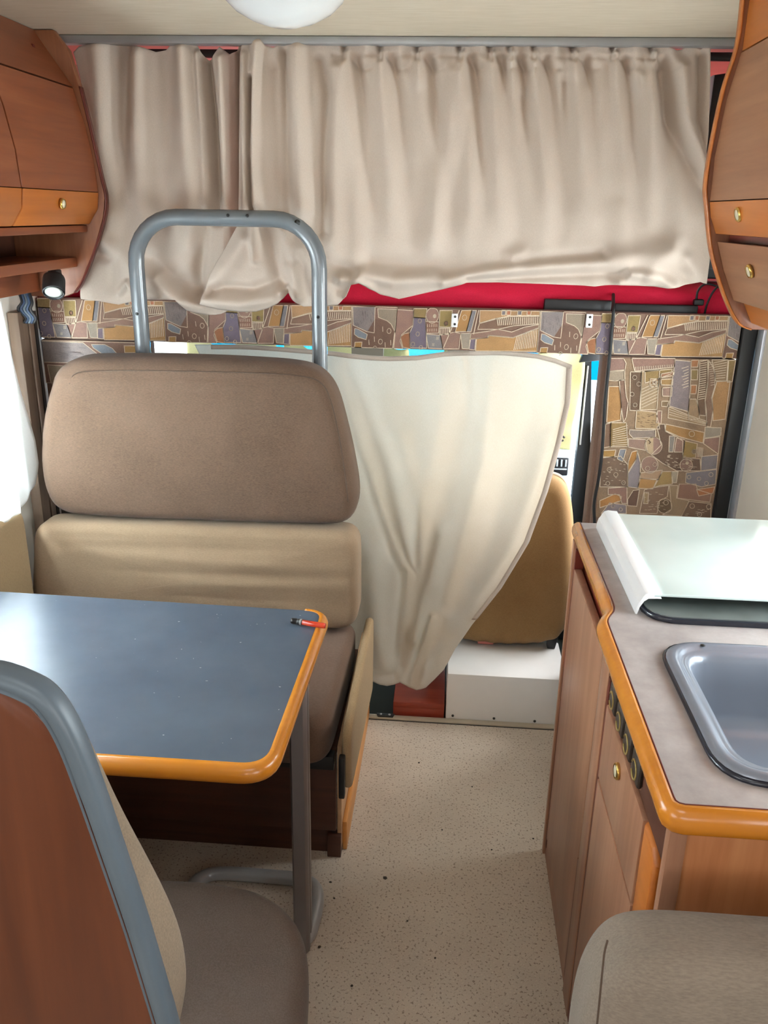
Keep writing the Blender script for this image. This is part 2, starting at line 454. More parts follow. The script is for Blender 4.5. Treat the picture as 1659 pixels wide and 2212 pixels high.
def folds(px, py, feats):
    """sum of soft ridges: each feature is (points, amp0, amp1, width0, width1) in photo pixels"""
    tot = np.zeros(px.shape)
    for pts, a0, a1, w0, w1 in feats:
        P = np.array(pts, float); seg = np.linalg.norm(P[1:] - P[:-1], axis=1); L = np.r_[0, np.cumsum(seg)]
        best = np.full(px.shape, 1e9); tt = np.zeros(px.shape)
        for i in range(len(P) - 1):
            d = P[i + 1] - P[i]; s = ((px - P[i, 0]) * d[0] + (py - P[i, 1]) * d[1]) / (seg[i] ** 2)
            s = np.clip(s, 0, 1); dx = px - (P[i, 0] + s * d[0]); dy = py - (P[i, 1] + s * d[1]); dd = np.hypot(dx, dy)
            m_ = dd < best; best = np.where(m_, dd, best); tt = np.where(m_, (L[i] + s * seg[i]) / L[-1], tt)
        a = a0 + (a1 - a0) * tt; w_ = w0 + (w1 - w0) * tt
        tot += a * np.exp(-(best / w_) ** 2)
    return tot

def cloth(name, stations, ybase, feats, mat, parent=None, nu=240, nv=110, edge_l=None, edge_r=None, thick=0.0015, extra=None, gain=1.0):
    """hanging cloth: stations = [(top px, bottom px)], ybase(u, v) its plane, feats its folds (metres, towards the room)"""
    T = np.array([s[0] for s in stations], float); B = np.array([s[1] for s in stations], float)
    d = np.r_[0, np.cumsum(np.linalg.norm(np.diff((T + B) / 2, axis=0), axis=1))]; d /= d[-1]
    u = np.linspace(0, 1, nu); v = np.linspace(0, 1, nv)
    def I(A): return np.stack([np.interp(u, d, A[:, 0]), np.interp(u, d, A[:, 1])], 1)
    tp, bt = I(T), I(B)
    px = tp[None, :, 0] + (bt - tp)[None, :, 0] * v[:, None]; py = tp[None, :, 1] + (bt - tp)[None, :, 1] * v[:, None]
    U, Vv = np.meshgrid(u, v)
    if edge_l is not None:
        e = np.array(edge_l, float); px += np.interp(py, e[:, 0], e[:, 1]) * np.clip(1 - U / 0.18, 0, 1) ** 1.5
    if edge_r is not None:
        e = np.array(edge_r, float); px += np.interp(py, e[:, 0], e[:, 1]) * np.clip(1 - (1 - U) / 0.18, 0, 1) ** 1.5
    y = ybase(U, Vv)
    P = at_y(px, py, y)
    off = gain * folds(px, py, feats)
    if extra is not None: off = off + extra(px, py, U, Vv)
    P[..., 1] -= off
    V = P.reshape(-1, 3); F = [(i * nu + k, i * nu + k + 1, (i + 1) * nu + k + 1, (i + 1) * nu + k) for i in range(nv - 1) for k in range(nu - 1)]
    o = mesh(name, V, F, mat, parent, True)
    if thick:
        md = o.modifiers.new('thickness', 'SOLIDIFY'); md.thickness = thick; md.offset = 0
    return o

# ------------------------------------------------------------------ the shell
XL, XR, YW, YB, ZC = -1.16, 0.82, 2.33, -1.80, 1.955
S = lambda o: tag(o, kind='structure')
S(box('floor', XL, XR, YB, YW, -0.03, 0.0, 'floor'))
S(box('floor_cab', XL, XR, YW + 0.02, 3.7, -0.10, -0.045, 'dark_mat'))
# ceiling with an added opening for the roof fill
hx0, hx1, hy0, hy1 = -0.25, 0.25, -0.05, 0.45
cl = S(box('ceiling', XL, XR, hy1, YW + 0.02, ZC, ZC + 0.03, 'ceil'))
for a in ((XL, XR, YB, hy0), (XL, hx0, hy0, hy1), (hx1, XR, hy0, hy1)):
    box('ceiling_panel', *a, ZC, ZC + 0.03, 'ceil', cl)
# left wall with the dinette window
wl = S(box('wall_left', XL - 0.03, XL, YB, -1.05, 0, ZC, 'cream_wall'))
box('wall_panel', XL - 0.03, XL, -1.05, -0.05, 0, 0.95, 'cream_wall', wl)  # opening above this panel is added to let the lounge fill in
box('wall_panel', XL - 0.03, XL, -1.05, -0.05, 1.55, ZC, 'cream_wall', wl)
box('wall_panel', XL - 0.03, XL, -0.05, 1.00, 0, ZC, 'cream_wall', wl)
box('wall_panel', XL - 0.03, XL, 1.00, 2.0, 0, 0.84, 'cream_wall', wl)
box('wall_panel', XL - 0.03, XL, 1.00, 2.0, 1.30, ZC, 'cream_wall', wl)
box('wall_panel', XL - 0.03, XL, 2.0, YW + 0.02, 0, ZC, 'cream_wall', wl)
w1 = S(box('window_1', XL - 0.022, XL - 0.016, 1.00, 2.0, 0.84, 1.30, 'glass'))
for a in ((1.0, 1.03, 0.84, 1.30), (1.97, 2.0, 0.84, 1.30), (1.03, 1.97, 0.84, 0.87), (1.03, 1.97, 1.27, 1.30)):
    box('window_frame', XL - 0.03, XL + 0.006, a[0], a[1], a[2], a[3], 'white_plastic', w1, 0.003)
# right wall with kitchen window, entry door beyond the kitchen
wr_ = S(box('wall_right', XR, XR + 0.03, YB, -1.05, 0, ZC, 'cream_wall'))
box('wall_panel', XR, XR + 0.03, -1.05, -0.05, 0, 0.95, 'cream_wall', wr_)  # opening above is added for the right lounge fill
box('wall_panel', XR, XR + 0.03, -1.05, -0.05, 1.55, ZC, 'cream_wall', wr_)
box('wall_panel', XR, XR + 0.03, -0.05, 0.92, 0, ZC, 'cream_wall', wr_)
box('wall_panel', XR, XR + 0.03, 2.316, 2.40, 0, ZC, 'cream_wall', wr_)
box('wall_panel', XR, XR + 0.03, 0.92, 1.58, 0, 1.0, 'cream_wall', wr_)
box('wall_panel', XR, XR + 0.03, 0.92, 1.58, 1.34, ZC, 'cream_wall', wr_)
box('wall_panel', XR, XR + 0.03, 1.58, 1.80, 0, ZC, 'cream_wall', wr_)
box('wall_panel', XR, XR + 0.03, 1.80, 2.316, 1.62, ZC, 'cream_wall', wr_)
w2 = S(box('window_2', XR + 0.016, XR + 0.022, 0.92, 1.58, 1.0, 1.34, 'glass'))
for a in ((0.92, 0.945, 1.0, 1.34), (1.555, 1.58, 1.0, 1.34), (0.945, 1.555, 1.0, 1.025), (0.945, 1.555, 1.315, 1.34)):
    box('window_frame', XR - 0.006, XR + 0.03, a[0], a[1], a[2], a[3], 'white_plastic', w2, 0.003)
d1 = S(box('door_1', XR + 0.004, XR + 0.034, 1.82, 2.275, 0.02, 0.97, 'cream_wall'))
box('door_panel', XR + 0.004, XR + 0.034, 1.82, 2.275, 1.43, 1.60, 'cream_wall', d1)
box('door_panel', XR + 0.004, XR + 0.034, 2.09, 2.275, 0.97, 1.43, 'cream_wall', d1)
box('door_panel', XR + 0.004, XR + 0.034, 1.82, 1.88, 0.97, 1.43, 'cream_wall', d1)
box('door_pane', XR + 0.016, XR + 0.022, 1.88, 2.09, 0.97, 1.43, 'glass', d1)
box('door_frame', XR - 0.004, XR + 0.03, 2.275, 2.315, 0, 1.62, 'silver', d1, 0.003)
box('door_frame', XR - 0.004, XR + 0.03, 1.80, 1.82, 0, 1.62, 'silver', d1, 0.003)
box('door_seal', 0.7785, 0.8165, 2.316, 2.345, 0.0, 1.312, 'black', d1, 0.004)
box('door_ledge', XR - 0.02, XR + 0.006, 1.86, 2.10, 0.70, 0.715, 'cream_wall', d1, 0.003)
# rear wall with an unseen opening added for the fill behind the viewer
wb = S(box('wall_rear', XL, XR, YB - 0.03, YB, 0, 1.17, 'cream_wall'))
box('wall_panel', XL, XR, YB - 0.03, YB, 1.75, ZC, 'cream_wall', wb)
box('wall_panel', XL, -0.8, YB - 0.03, YB, 1.17, 1.75, 'cream_wall', wb)
box('wall_panel', 0.5, XR, YB - 0.03, YB, 1.17, 1.75, 'cream_wall', wb)
# aluminium ceiling rail and the black curtain track under it
t2 = S(box('trim_1', -1.02, XR, 2.305, 2.345, 1.936, ZC - 0.0005, 'alu', None, 0.004))
box('curtain_track', -1.0, XR, 2.405, 2.425, 1.922, 1.940, 'black', t2, 0.002)
# threshold strip at the cab step
t3 = S(box('trim_2', -0.26, 0.45, YW, YW + 0.022, -0.03, 0.006, 'threshold', None, 0.002))
box('seam', -0.26, 0.45, YW - 0.004, YW, -0.02, 0.001, 'black', t3)
lp = prism('latch_plate', [(-0.175, 2.334), (-0.125, 2.334), (-0.12, 2.35), (-0.18, 2.35)], 'z', 0.006, 0.012, 'screw', t3, 0.002)
for x in (-0.165, -0.137): lathe('screw_head', [(0.004, 0), (0.004, 0.002), (0.001, 0.003)], (x, 2.341, 0.012), 'alu', lp, 12)

# sleeping alcove above the cab
S(box('wall_alcove_left', XL - 0.03, XL, YW + 0.02, 3.6, 1.20, ZC, 'cherry_y'))
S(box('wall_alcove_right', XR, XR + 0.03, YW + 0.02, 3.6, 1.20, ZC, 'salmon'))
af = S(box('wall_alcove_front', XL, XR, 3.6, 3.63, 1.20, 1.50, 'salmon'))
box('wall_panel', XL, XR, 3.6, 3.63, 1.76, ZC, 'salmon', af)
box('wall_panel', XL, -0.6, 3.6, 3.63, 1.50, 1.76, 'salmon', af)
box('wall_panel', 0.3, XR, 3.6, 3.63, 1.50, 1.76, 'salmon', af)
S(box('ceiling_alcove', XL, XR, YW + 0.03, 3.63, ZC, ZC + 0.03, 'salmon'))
S(box('floor_alcove', XL, XR, YW + 0.036, 3.6, 1.215, 1.295, 'grey_board'))
# cab shell
S(box('wall_cab_left', -1.02, -0.99, YW + 0.04, 3.5, -0.045, 0.78, 'dark_cab'))
wcr = S(box('wall_cab_right', 0.72, 0.75, YW + 0.02, 3.5, -0.045, 0.62, 'dash'))
box('door_pillar', 0.70, 0.75, YW + 0.02, 2.46, 0.62, 1.215, 'dark_cab', wcr)
w4 = S(mesh('window_3', [(-0.99, 3.32, 0.78), (0.72, 3.32, 0.78), (0.72, 3.16, 1.215), (-0.99, 3.16, 1.215)], [(0, 1, 2, 3)], 'glass'))
w4.modifiers.new('thickness', 'SOLIDIFY').thickness = 0.005
mesh('tinted_band', [(-0.99, 3.245, 0.96), (0.72, 3.245, 0.96), (0.72, 3.15, 1.213), (-0.99, 3.15, 1.213)], [(0, 1, 2, 3)], 'cyan_glass', w4).modifiers.new('thickness', 'SOLIDIFY').thickness = 0.003

# ------------------------------------------------------------------ printed upholstery boards
CREAM = '#d6c4ab'
class Print:
    """flat print: coloured patches, outlines and rings, lying on the face y = const of a board"""
    def __init__(s, y, conv, lim=(-9, 9)): s.lim, s.du, s.y, s.conv, s.V, s.F, s.C, s.k = lim, 0, y, conv, [], [], [], 0
    def _lift(s): s.k += 1; return s.y - 0.0004 - 0.000012 * s.k
    def pt(s, p):
        q = s.conv(p); return min(max(q[0], s.lim[0]), s.lim[1]), q[1]
    def raw(s, P, col, y):
        b0 = len(s.V); s.V += [(x, y, z) for x, z in P]; s.F.append(tuple(range(b0, b0 + len(P)))); s.C.append(tuple(min(1, 1.06 * (0.84 * c + 0.16 * g)) for c, g in zip(lin(col)[:3], lin('#8c7867')[:3])) + (1,) if col != CREAM else lin(col))
    def line(s, pts, w_=0.0018, col=CREAM, closed=False, y=None):
        y = y if y is not None else s.y - 0.0022
        P = [np.array(s.pt(p)) for p in pts]
        if closed: P.append(P[0])
        for a, c in zip(P[:-1], P[1:]):
            d = c - a; L = np.linalg.norm(d)
            if L < 1e-6: continue
            d /= L; n = np.array([-d[1], d[0]]) * w_ / 2; e = d * w_ * 0.4
            s.raw([a - e - n, c + e - n, c + e + n, a - e + n], col, y)
    def poly(s, col, pts, outline=True, w_=0.0018):
        s.raw([s.pt(p) for p in pts], col, s._lift())
        if outline: s.line(pts, w_, closed=True)
    def disc(s, c, r, col, outline=True):
        pts = [(c[0] + r * math.cos(2 * math.pi * k / 20), c[1] + r * math.sin(2 * math.pi * k / 20)) for k in range(20)]
        s.raw([s.pt(p) for p in pts], col, s._lift())
        if outline: s.line(pts, 0.0018, closed=True)
    def ring(s, c, r, w_=0.0016):
        s.line([(c[0] + r * math.cos(2 * math.pi * k / 12), c[1] + r * math.sin(2 * math.pi * k / 12)) for k in range(12)], w_, closed=True, y=s.y - 0.0024)
    def build(s, name, parent, x0=None, x1=None):
        V, F, C = s.V, s.F, s.C
        if x0 is not None:            # trim the print to the board
            keep = [i for i, f in enumerate(F) if min(V[k][0] for k in f) > x0 and max(V[k][0] for k in f) < x1]
            F = [F[i] for i in keep]; C = [C[i] for i in keep]
        me = bpy.data.meshes.new(name); me.from_pydata(V, [], F); me.update()
        at_ = me.color_attributes.new('print_colour', 'FLOAT_COLOR', 'CORNER')
        for p, c in zip(me.polygons, C):
            for li in p.loop_indices: at_.data[li].color = c
        bm = bmesh.new(); bm.from_mesh(me)
        for f in bm.faces:
            if f.normal.y > 0: f.normal_flip()
        bm.to_mesh(me); bm.free()
        return link(name, me, 'print', parent)

def tile(pr, du):
    """one repeat of the border motif; coordinates in 1/2.9625 photo px on the header, shifted by du"""
    pr.du = du
    o = lambda *p: [(a + du, b_) for a, b_ in p]
    pr.poly('#7a5c52', o((120, 320), (410, 320), (395, 460), (385, 540), (118, 528)))
    pr.poly('#857d7c', o((125, 325), (268, 325), (264, 455), (215, 448), (128, 415)))
    for k in range(16):
        x = 140 + rng.uniform(0, 115); y_ = 335 + rng.uniform(0, 80); pr.line(o((x, y_), (x + 3, y_ + 14)), 0.0012, '#6a6264')
    pr.poly('#8f8271', o((285, 335), (410, 338), (400, 455), (372, 412), (345, 395), (290, 378)))
    pr.poly('#6b5145', o((268, 385), (340, 398), (375, 420), (395, 470), (388, 535), (120, 525), (130, 425), (215, 455)), False)
    pr.poly('#7d8791', o((138, 432), (160, 435), (220, 462), (212, 488), (160, 475), (136, 460)))
    pr.poly('#a07a45', o((140, 500), (186, 500), (182, 530), (138, 530)))
    for c in ((360, 447), (305, 500), (270, 535)): pr.ring((c[0] + du, c[1]), 13)
    for a in ((318, 425), (265, 475), (230, 490), (335, 505), (372, 495)): pr.line(o(a, (a[0] + 2, a[1] + 24)), 0.0016)
    pr.poly('#8a6b60', o((410, 340), (515, 345), (512, 420), (440, 468), (432, 500), (450, 540), (392, 538)))
    pr.poly('#8f5c3c', o((434, 478), (460, 462), (492, 458), (500, 540), (452, 532)))
    pr.poly('#6a6273', o((515, 380), (592, 384), (606, 540), (498, 536), (492, 460), (514, 420)))
    for c in ((556, 398), (545, 465), (516, 517), (568, 536)): pr.ring((c[0] + du, c[1]), 11)
    pr.poly('#877248', o((515, 335), (600, 335), (592, 384), (515, 380)))
    pr.poly('#7b5648', o((592, 400), (680, 404), (680, 462), (600, 462)))
    for k in range(12):
        x = 606 + (k % 6) * 12; y_ = 415 + (k // 6) * 24; pr.line(o((x, y_), (x + 1, y_ + 14)), 0.0014)
    pr.disc((636 + du, 370), 40, '#8a6b5f'); pr.disc((650 + du, 374), 11, '#b3a690', False)
    pr.poly('#8b7748', o((682, 345), (762, 345), (756, 432), (682, 430)))
    pr.disc((725 + du, 412), 11, '#7a5a48'); pr.poly('#80675a', o((682, 436), (752, 436), (748, 470), (686, 470)))
    for k in range(6): pr.line(o((690 + k * 11, 438), (692 + k * 11, 466)), 0.0016)
    pr.poly('#7d7a7c', o((600, 466), (692, 474), (712, 545), (616, 540)))
    pr.poly('#a39a8c', o((665, 480), (684, 480), (682, 498), (664, 498)), False); pr.poly('#a39a8c', o((640, 515), (656, 515), (655, 530), (640, 530)), False)
    pr.poly('#876a5f', o((692, 474), (780, 458), (822, 466), (816, 548), (712, 546)))
    pr.poly('#a17746', o((822, 345), (888, 345), (858, 456), (786, 456)))
    pr.ring((842 + du, 382), 14)
    pr.poly('#7c7b80', o((888, 345), (916, 345), (888, 458), (858, 456)))
    pr.line(o((806, 345), (712, 546)), 0.0022); pr.line(o((930, 345), (906, 470)), 0.0022)
    pr.poly('#958b7d', o((822, 466), (886, 466), (880, 550), (836, 546), (828, 500)))
    pr.poly('#a5805a', o((938, 345), (1322, 340), (1322, 372), (1130, 374), (1040, 388), (940, 412)))
    for x, c in ((1078, '#6f6b70'), (1110, '#a5674a'), (1180, '#6f6b70'), (1240, '#a5674a')): pr.poly(c, o((x, 342), (x + 26, 342), (x + 24, 370), (x, 370)))
    pr.poly('#725748', o((940, 414), (1040, 392), (1130, 378), (1322, 376), (1322, 418), (1160, 428), (1060, 446), (930, 445)))
    for k in range(22): pr.line(o((1050 + k * 12.4, 386 - k * 0.2), (1060 + k * 12, 424 - k * 0.4)), 0.0022)
    pr.poly('#84675a', o((888, 468), (1000, 456), (1060, 446), (1150, 462), (1230, 436), (1322, 422), (1322, 440), (1230, 470), (1160, 492), (1000, 478), (996, 492), (886, 496)))
    pr.poly('#6d6272', o((888, 498), (922, 496), (918, 556), (882, 552)))
    pr.poly('#a98152', o((926, 496), (998, 492), (1004, 480), (1160, 494), (1235, 472), (1322, 442), (1322, 572), (924, 562)))
    for k in range(13): pr.line(o((1185 + k * 10.5, 490 - k * 3.6), (1172 + k * 11.5, 560 - k * 1.0)), 0.002)

hb = thing('header_board', (-0.19, 2.345, 1.195), 'long horizontal board in patterned upholstery above the cab opening, below the red bedding', 'board')
box('board', -1.155, 0.778, YW, YW + 0.034, 1.195, 1.309, 'print_base', hb, 0.006)
def conv_header(p):
    # crop coordinates -> x on the board, height between lower and upper edge
    q = p[0] - pr.du
    X = 720 + p[0] / 2.9625; t = ((p[1] - (308 + 0.0205 * q)) / (214 + 0.026 * q) - 0.055) / 0.93
    x = at(X, 664 + 0.0235 * (X - 720), 'y', YW)[0]
    return x, 1.3075 - min(max(t, 0), 1) * 0.111
pr = Print(YW, conv_header, (-1.153, 0.776))
for k in range(-2, 3): tile(pr, k * 1205)
pr.build('printed_cover', hb)
for px, py in ((982, 692), (1273, 693)):
    c = at(px, py, 'y', YW - 0.006)
    pl = box('fixing_plate', c[0] - 0.0085, c[0] + 0.0085, YW - 0.009, YW - 0.001, c[2] - 0.018, c[2] + 0.018, 'white_plastic', hb, 0.0015)
    for dz in (-0.010, 0.010): lathe('screw_head', [(0.0035, 0), (0.003, 0.0015), (0.0005, 0.002)], (c[0] + 0.001, YW - 0.009, c[2] + dz), 'screw', pl, 10, (0, -1, 0))

XP = 0.436
pb = thing('side_board', (0.6, 2.35, 0), 'tall board in tan patterned upholstery standing right of the cab opening beside the entry door', 'board')
box('board', XP, 0.778, YW, YW + 0.04, 0, 1.194, 'print_base', pb, 0.006)
box('reveal', XP - 0.012, XP + 0.012, YW + 0.012, YW + 0.065, 0, 1.194, 'print_base', pb, 0.005)
cv8 = lambda p: tuple(at(1160 + p[0] / 3.3246, 600 + p[1] / 3.3246, 'y', YW)[[0, 2]])
pr = Print(YW, cv8, (XP + 0.003, 0.776))
Q = [('#8d6f65', (505, 578), (620, 578), (640, 612), (630, 660), (515, 670)), ('#9a8b78', (515, 672), (630, 665), (630, 730), (560, 740), (515, 735)),
 ('#a47a4a', (515, 780), (590, 780), (600, 850), (605, 930), (600, 1020), (500, 1040)), ('#7c6152', (590, 735), (630, 735), (640, 850), (655, 900), (640, 1000), (620, 1040), (605, 930), (600, 860)),
 ('#8f744a', (530, 1040), (640, 1040), (652, 1210), (525, 1212)), ('#7a5f4c', (492, 1050), (530, 1040), (525, 1210), (478, 1220)),
 ('#5f4a3a', (670, 675), (750, 675), (745, 800), (735, 955), (665, 950)), ('#a18a6c', (750, 675), (880, 660), (870, 800), (860, 945), (742, 948)),
 ('#8d7448', (775, 672), (970, 655), (960, 690), (880, 720), (775, 755)), ('#9a7a58', (812, 725), (875, 725), (870, 780), (810, 778)), ('#6b5444', (832, 740), (858, 740), (856, 765), (832, 765)),
 ('#8a6a5e', (680, 578), (990, 578), (985, 640), (700, 670)), ('#85797a', (992, 590), (1105, 600), (1100, 800), (1085, 960), (950, 920), (960, 800)),
 ('#a0745a', (890, 690), (985, 672), (980, 700), (888, 718)), ('#9b7a4c', (890, 730), (975, 725), (972, 770), (890, 768)), ('#94786a', (900, 790), (970, 785), (965, 850), (900, 848)), ('#7d684f', (895, 885), (945, 885), (935, 925), (892, 922)),
 ('#a5714c', (1107, 592), (1160, 590), (1152, 640), (1107, 640)), ('#8f7a50', (1107, 660), (1155, 660), (1150, 732), (1105, 732)), ('#a5714c', (1105, 770), (1145, 770), (1140, 832), (1100, 832)),
 ('#a1876a', (1095, 870), (1140, 870), (1160, 940), (1165, 1010), (1090, 1020), (1085, 950)),
 ('#6a5443', (1168, 592), (1225, 588), (1225, 740), (1205, 880), (1212, 990), (1165, 985), (1150, 880), (1165, 740)),
 ('#866b58', (1232, 592), (1262, 640), (1276, 700), (1275, 780), (1252, 860), (1262, 950), (1245, 1070), (1215, 1065), (1216, 960), (1207, 890), (1226, 750)),
 ('#a57d53', (1290, 745), (1385, 740), (1350, 1015), (1262, 1025), (1262, 940), (1256, 865)), ('#8a7258', (1255, 588), (1370, 588), (1360, 740), (1280, 740), (1275, 680)), ('#86704a', (1375, 592), (1425, 592), (1400, 745), (1365, 750)),
 ('#a58a66', (715, 950), (855, 965), (880, 1085), (705, 1080)), ('#8b6c5f', (865, 955), (895, 955), (890, 1045), (855, 1040)),
 ('#9a8060', (945, 925), (1085, 985), (1220, 1030), (1215, 1062), (940, 1005)), ('#a07848', (925, 1050), (1200, 1110), (1190, 1185), (1020, 1140), (920, 1095)),
 ('#9b9080', (1205, 1072), (1322, 1076), (1318, 1130), (1280, 1140), (1202, 1150)), ('#89695c', (1200, 1155), (1312, 1140), (1300, 1265), (1195, 1190)),
 ('#87796f', (665, 1090), (760, 1095), (850, 1090), (850, 1145), (690, 1150), (660, 1120)), ('#95796a', (655, 1155), (780, 1160), (790, 1240), (655, 1215)),
 ('#5f4a3c', (860, 1070), (885, 1050), (915, 1050), (920, 1100), (1000, 1140), (1045, 1170), (1045, 1290), (1170, 1300), (1175, 1385), (1000, 1385), (900, 1330), (820, 1270), (890, 1200)),
 ('#87827c', (950, 1135), (990, 1135), (975, 1250), (945, 1250)), ('#8f7063', (1000, 1150), (1060, 1160), (1050, 1250), (985, 1250)),
 ('#8f7745', (1060, 1170), (1150, 1190), (1135, 1295), (1045, 1285)), ('#7c767a', (1180, 1282), (1298, 1270), (1288, 1370), (1175, 1385)),
 ('#6a5545', (462, 1292), (600, 1280), (650, 1340), (650, 1500), (450, 1500)), ('#a57f45', (470, 1240), (565, 1235), (555, 1285), (475, 1285)), ('#7d828a', (595, 1230), (640, 1230), (615, 1320), (575, 1300)),
 ('#a07038', (680, 1250), (720, 1240), (712, 1300), (650, 1400), (655, 1320)), ('#857d80', (722, 1250), (742, 1330), (740, 1440), (722, 1510), (652, 1500), (652, 1405), (712, 1305)),
 ('#a5876a', (742, 1400), (900, 1380), (870, 1450), (735, 1440)), ('#a47b48', (735, 1440), (862, 1445), (830, 1515), (725, 1510)), ('#9a7f4e', (900, 1390), (965, 1390), (970, 1480), (880, 1490), (838, 1505)),
 ('#a89b86', (965, 1390), (1012, 1390), (1000, 1470), (975, 1470)), ('#7f7a80', (1070, 1400), (1288, 1375), (1280, 1480), (1180, 1500), (1065, 1470)),
 ('#8a6858', (1020, 1480), (1140, 1480), (1150, 1520), (1250, 1550), (1240, 1610), (1005, 1580)), ('#a5683e', (1145, 1520), (1275, 1500), (1262, 1545), (1160, 1565)),
 ('#866558', (510, 1510), (645, 1500), (645, 1620), (610, 1620), (590, 1555), (510, 1555)), ('#a3713c', (450, 1600), (560, 1550), (605, 1570), (600, 1600), (450, 1650)), ('#7f757a', (520, 1615), (640, 1630), (640, 1692), (462, 1690)),
 ('#5c4338', (650, 1590), (690, 1525), (735, 1520), (715, 1640), (650, 1635)), ('#7d6450', (770, 1520), (870, 1500), (945, 1490), (935, 1570), (880, 1600), (860, 1692), (735, 1690)),
 ('#a08662', (770, 1540), (800, 1540), (795, 1620), (765, 1620)), ('#9a8468', (950, 1490), (1010, 1490), (1000, 1580), (1090, 1600), (1035, 1710), (900, 1700), (965, 1660)), ('#6a5342', (1090, 1605), (1248, 1620), (1246, 1725), (1035, 1715))]
pr.poly('#8b735b', [(420, 572), (1440, 590), (1262, 1740), (420, 1720)], False)
for q in Q: pr.poly(q[0], q[1:], True, 0.0021)
for k in range(22): pr.line([(705 + k * 13, 640 - k * 0.8), (703 + k * 13, 664 - k * 1.1)], 0.0016)
for k in range(18): pr.line([(1176 - 0.9 * k, 600 + k * 16), (1218 - 0.9 * k, 592 + k * 16)], 0.0022)
for k in range(11): pr.line([(1232 + 1.5 * k, 610 + k * 16), (1256 + 1.6 * k, 606 + k * 16)], 0.0014)
for k in range(8): pr.line([(1270 + k, 610 + k * 16), (1362 - k * 2, 590 + k * 18)], 0.0018)
for k in range(7): pr.line([(752, 800 + k * 22), (868, 745 + k * 22)], 0.0018)
for k in range(9): pr.line([(545 - k * 0.5, 1090 + k * 14), (648, 1060 + k * 17)], 0.0018)
for k in range(8): pr.line([(1040 + k % 3 * 8, 650 + k * 20), (1085, 636 + k * 20)], 0.002)
for k in range(3): pr.line([(950, 945 + k * 18), (1215, 1040 + k * 6)], 0.0016)
for c, r in (((700, 715), 15), ((730, 762), 15), ((682, 835), 14), ((703, 912), 14), ((1110, 1120), 20), ((517, 1375), 15), ((565, 1412), 15), ((507, 1475), 14), ((620, 1470), 14),
             ((1090, 1430), 13), ((1162, 1442), 13), ((1248, 1412), 15), ((1215, 1475), 14), ((1113, 1638), 17), ((1232, 1642), 17), ((1165, 1697), 16), ((543, 1638), 12), ((600, 1662), 12)): pr.ring(c, r)
for k in range(26):
    x = 718 + rng.uniform(0, 125); y_ = 975 + rng.uniform(0, 95); pr.line([(x, y_), (x + 14, y_ + 2)], 0.0012, '#5f4a38')
for k in range(46):
    x = 905 + rng.uniform(0, 240); y_ = 1268 + rng.uniform(0, 105); pr.line([(x, y_), (x + 16, y_ + 2)], 0.0012)
for k in range(30):
    x = 470 + rng.uniform(0, 165); y_ = 1300 + rng.uniform(0, 185); pr.line([(x, y_), (x + 12, y_ + 1)], 0.0012)
for k in range(26):
    x = 760 + rng.uniform(0, 150); y_ = 1530 + rng.uniform(0, 140); pr.line([(x, y_), (x + 14, y_ + 1)], 0.0012)
for k in range(12):
    x = 1060 + rng.uniform(0, 170); y_ = 1660 + rng.uniform(0, 45); pr.line([(x, y_), (x + 16, y_ + 1)], 0.0014)
for k in range(6): pr.line([(1155 + k * 7, 1215 + k), (1150 + k * 7, 1285)], 0.0014)
pr.disc((835, 1205), 62, '#8d7064'); pr.raw([pr.pt((835 + 60 * math.cos(a), 1205 + 60 * math.sin(a))) for a in np.linspace(math.pi / 2, 3 * math.pi / 2, 14)], '#b39c7c', pr._lift())
pr.line([(800, 1165), (815, 1180), (805, 1190)], 0.002, '#4a382c')
pr.disc((808, 1342), 60, '#86695c'); pr.ring((793, 1368), 16); pr.ring((845, 1340), 14)
pr.disc((1070, 1345), 45, '#84675a'); pr.disc((1078, 1330), 12, '#bfae93', False)
pr.disc((915, 1637), 53, '#5d4a34'); pr.ring((925, 1613), 17); pr.disc((1128, 1248), 16, '#7c6850')
pr.build('printed_cover', pb)

lb = thing('side_board', (-1.0, 2.35, 0), 'mauve patterned upholstered board left of the cab opening, mostly hidden behind the bench backrest', 'board')
box('board', -1.155, -0.835, YW, YW + 0.034, 0, 1.194, 'print_base', lb, 0.006)
def conv_left(p): return -1.15 + (p[1] - 330) * 0.0014, 1.19 - (p[0] - 120) * 0.00042
pr = Print(YW, conv_left, (-1.153, -0.837)); tile(pr, 0); tile(pr, 1205); pr.build('printed_cover', lb)

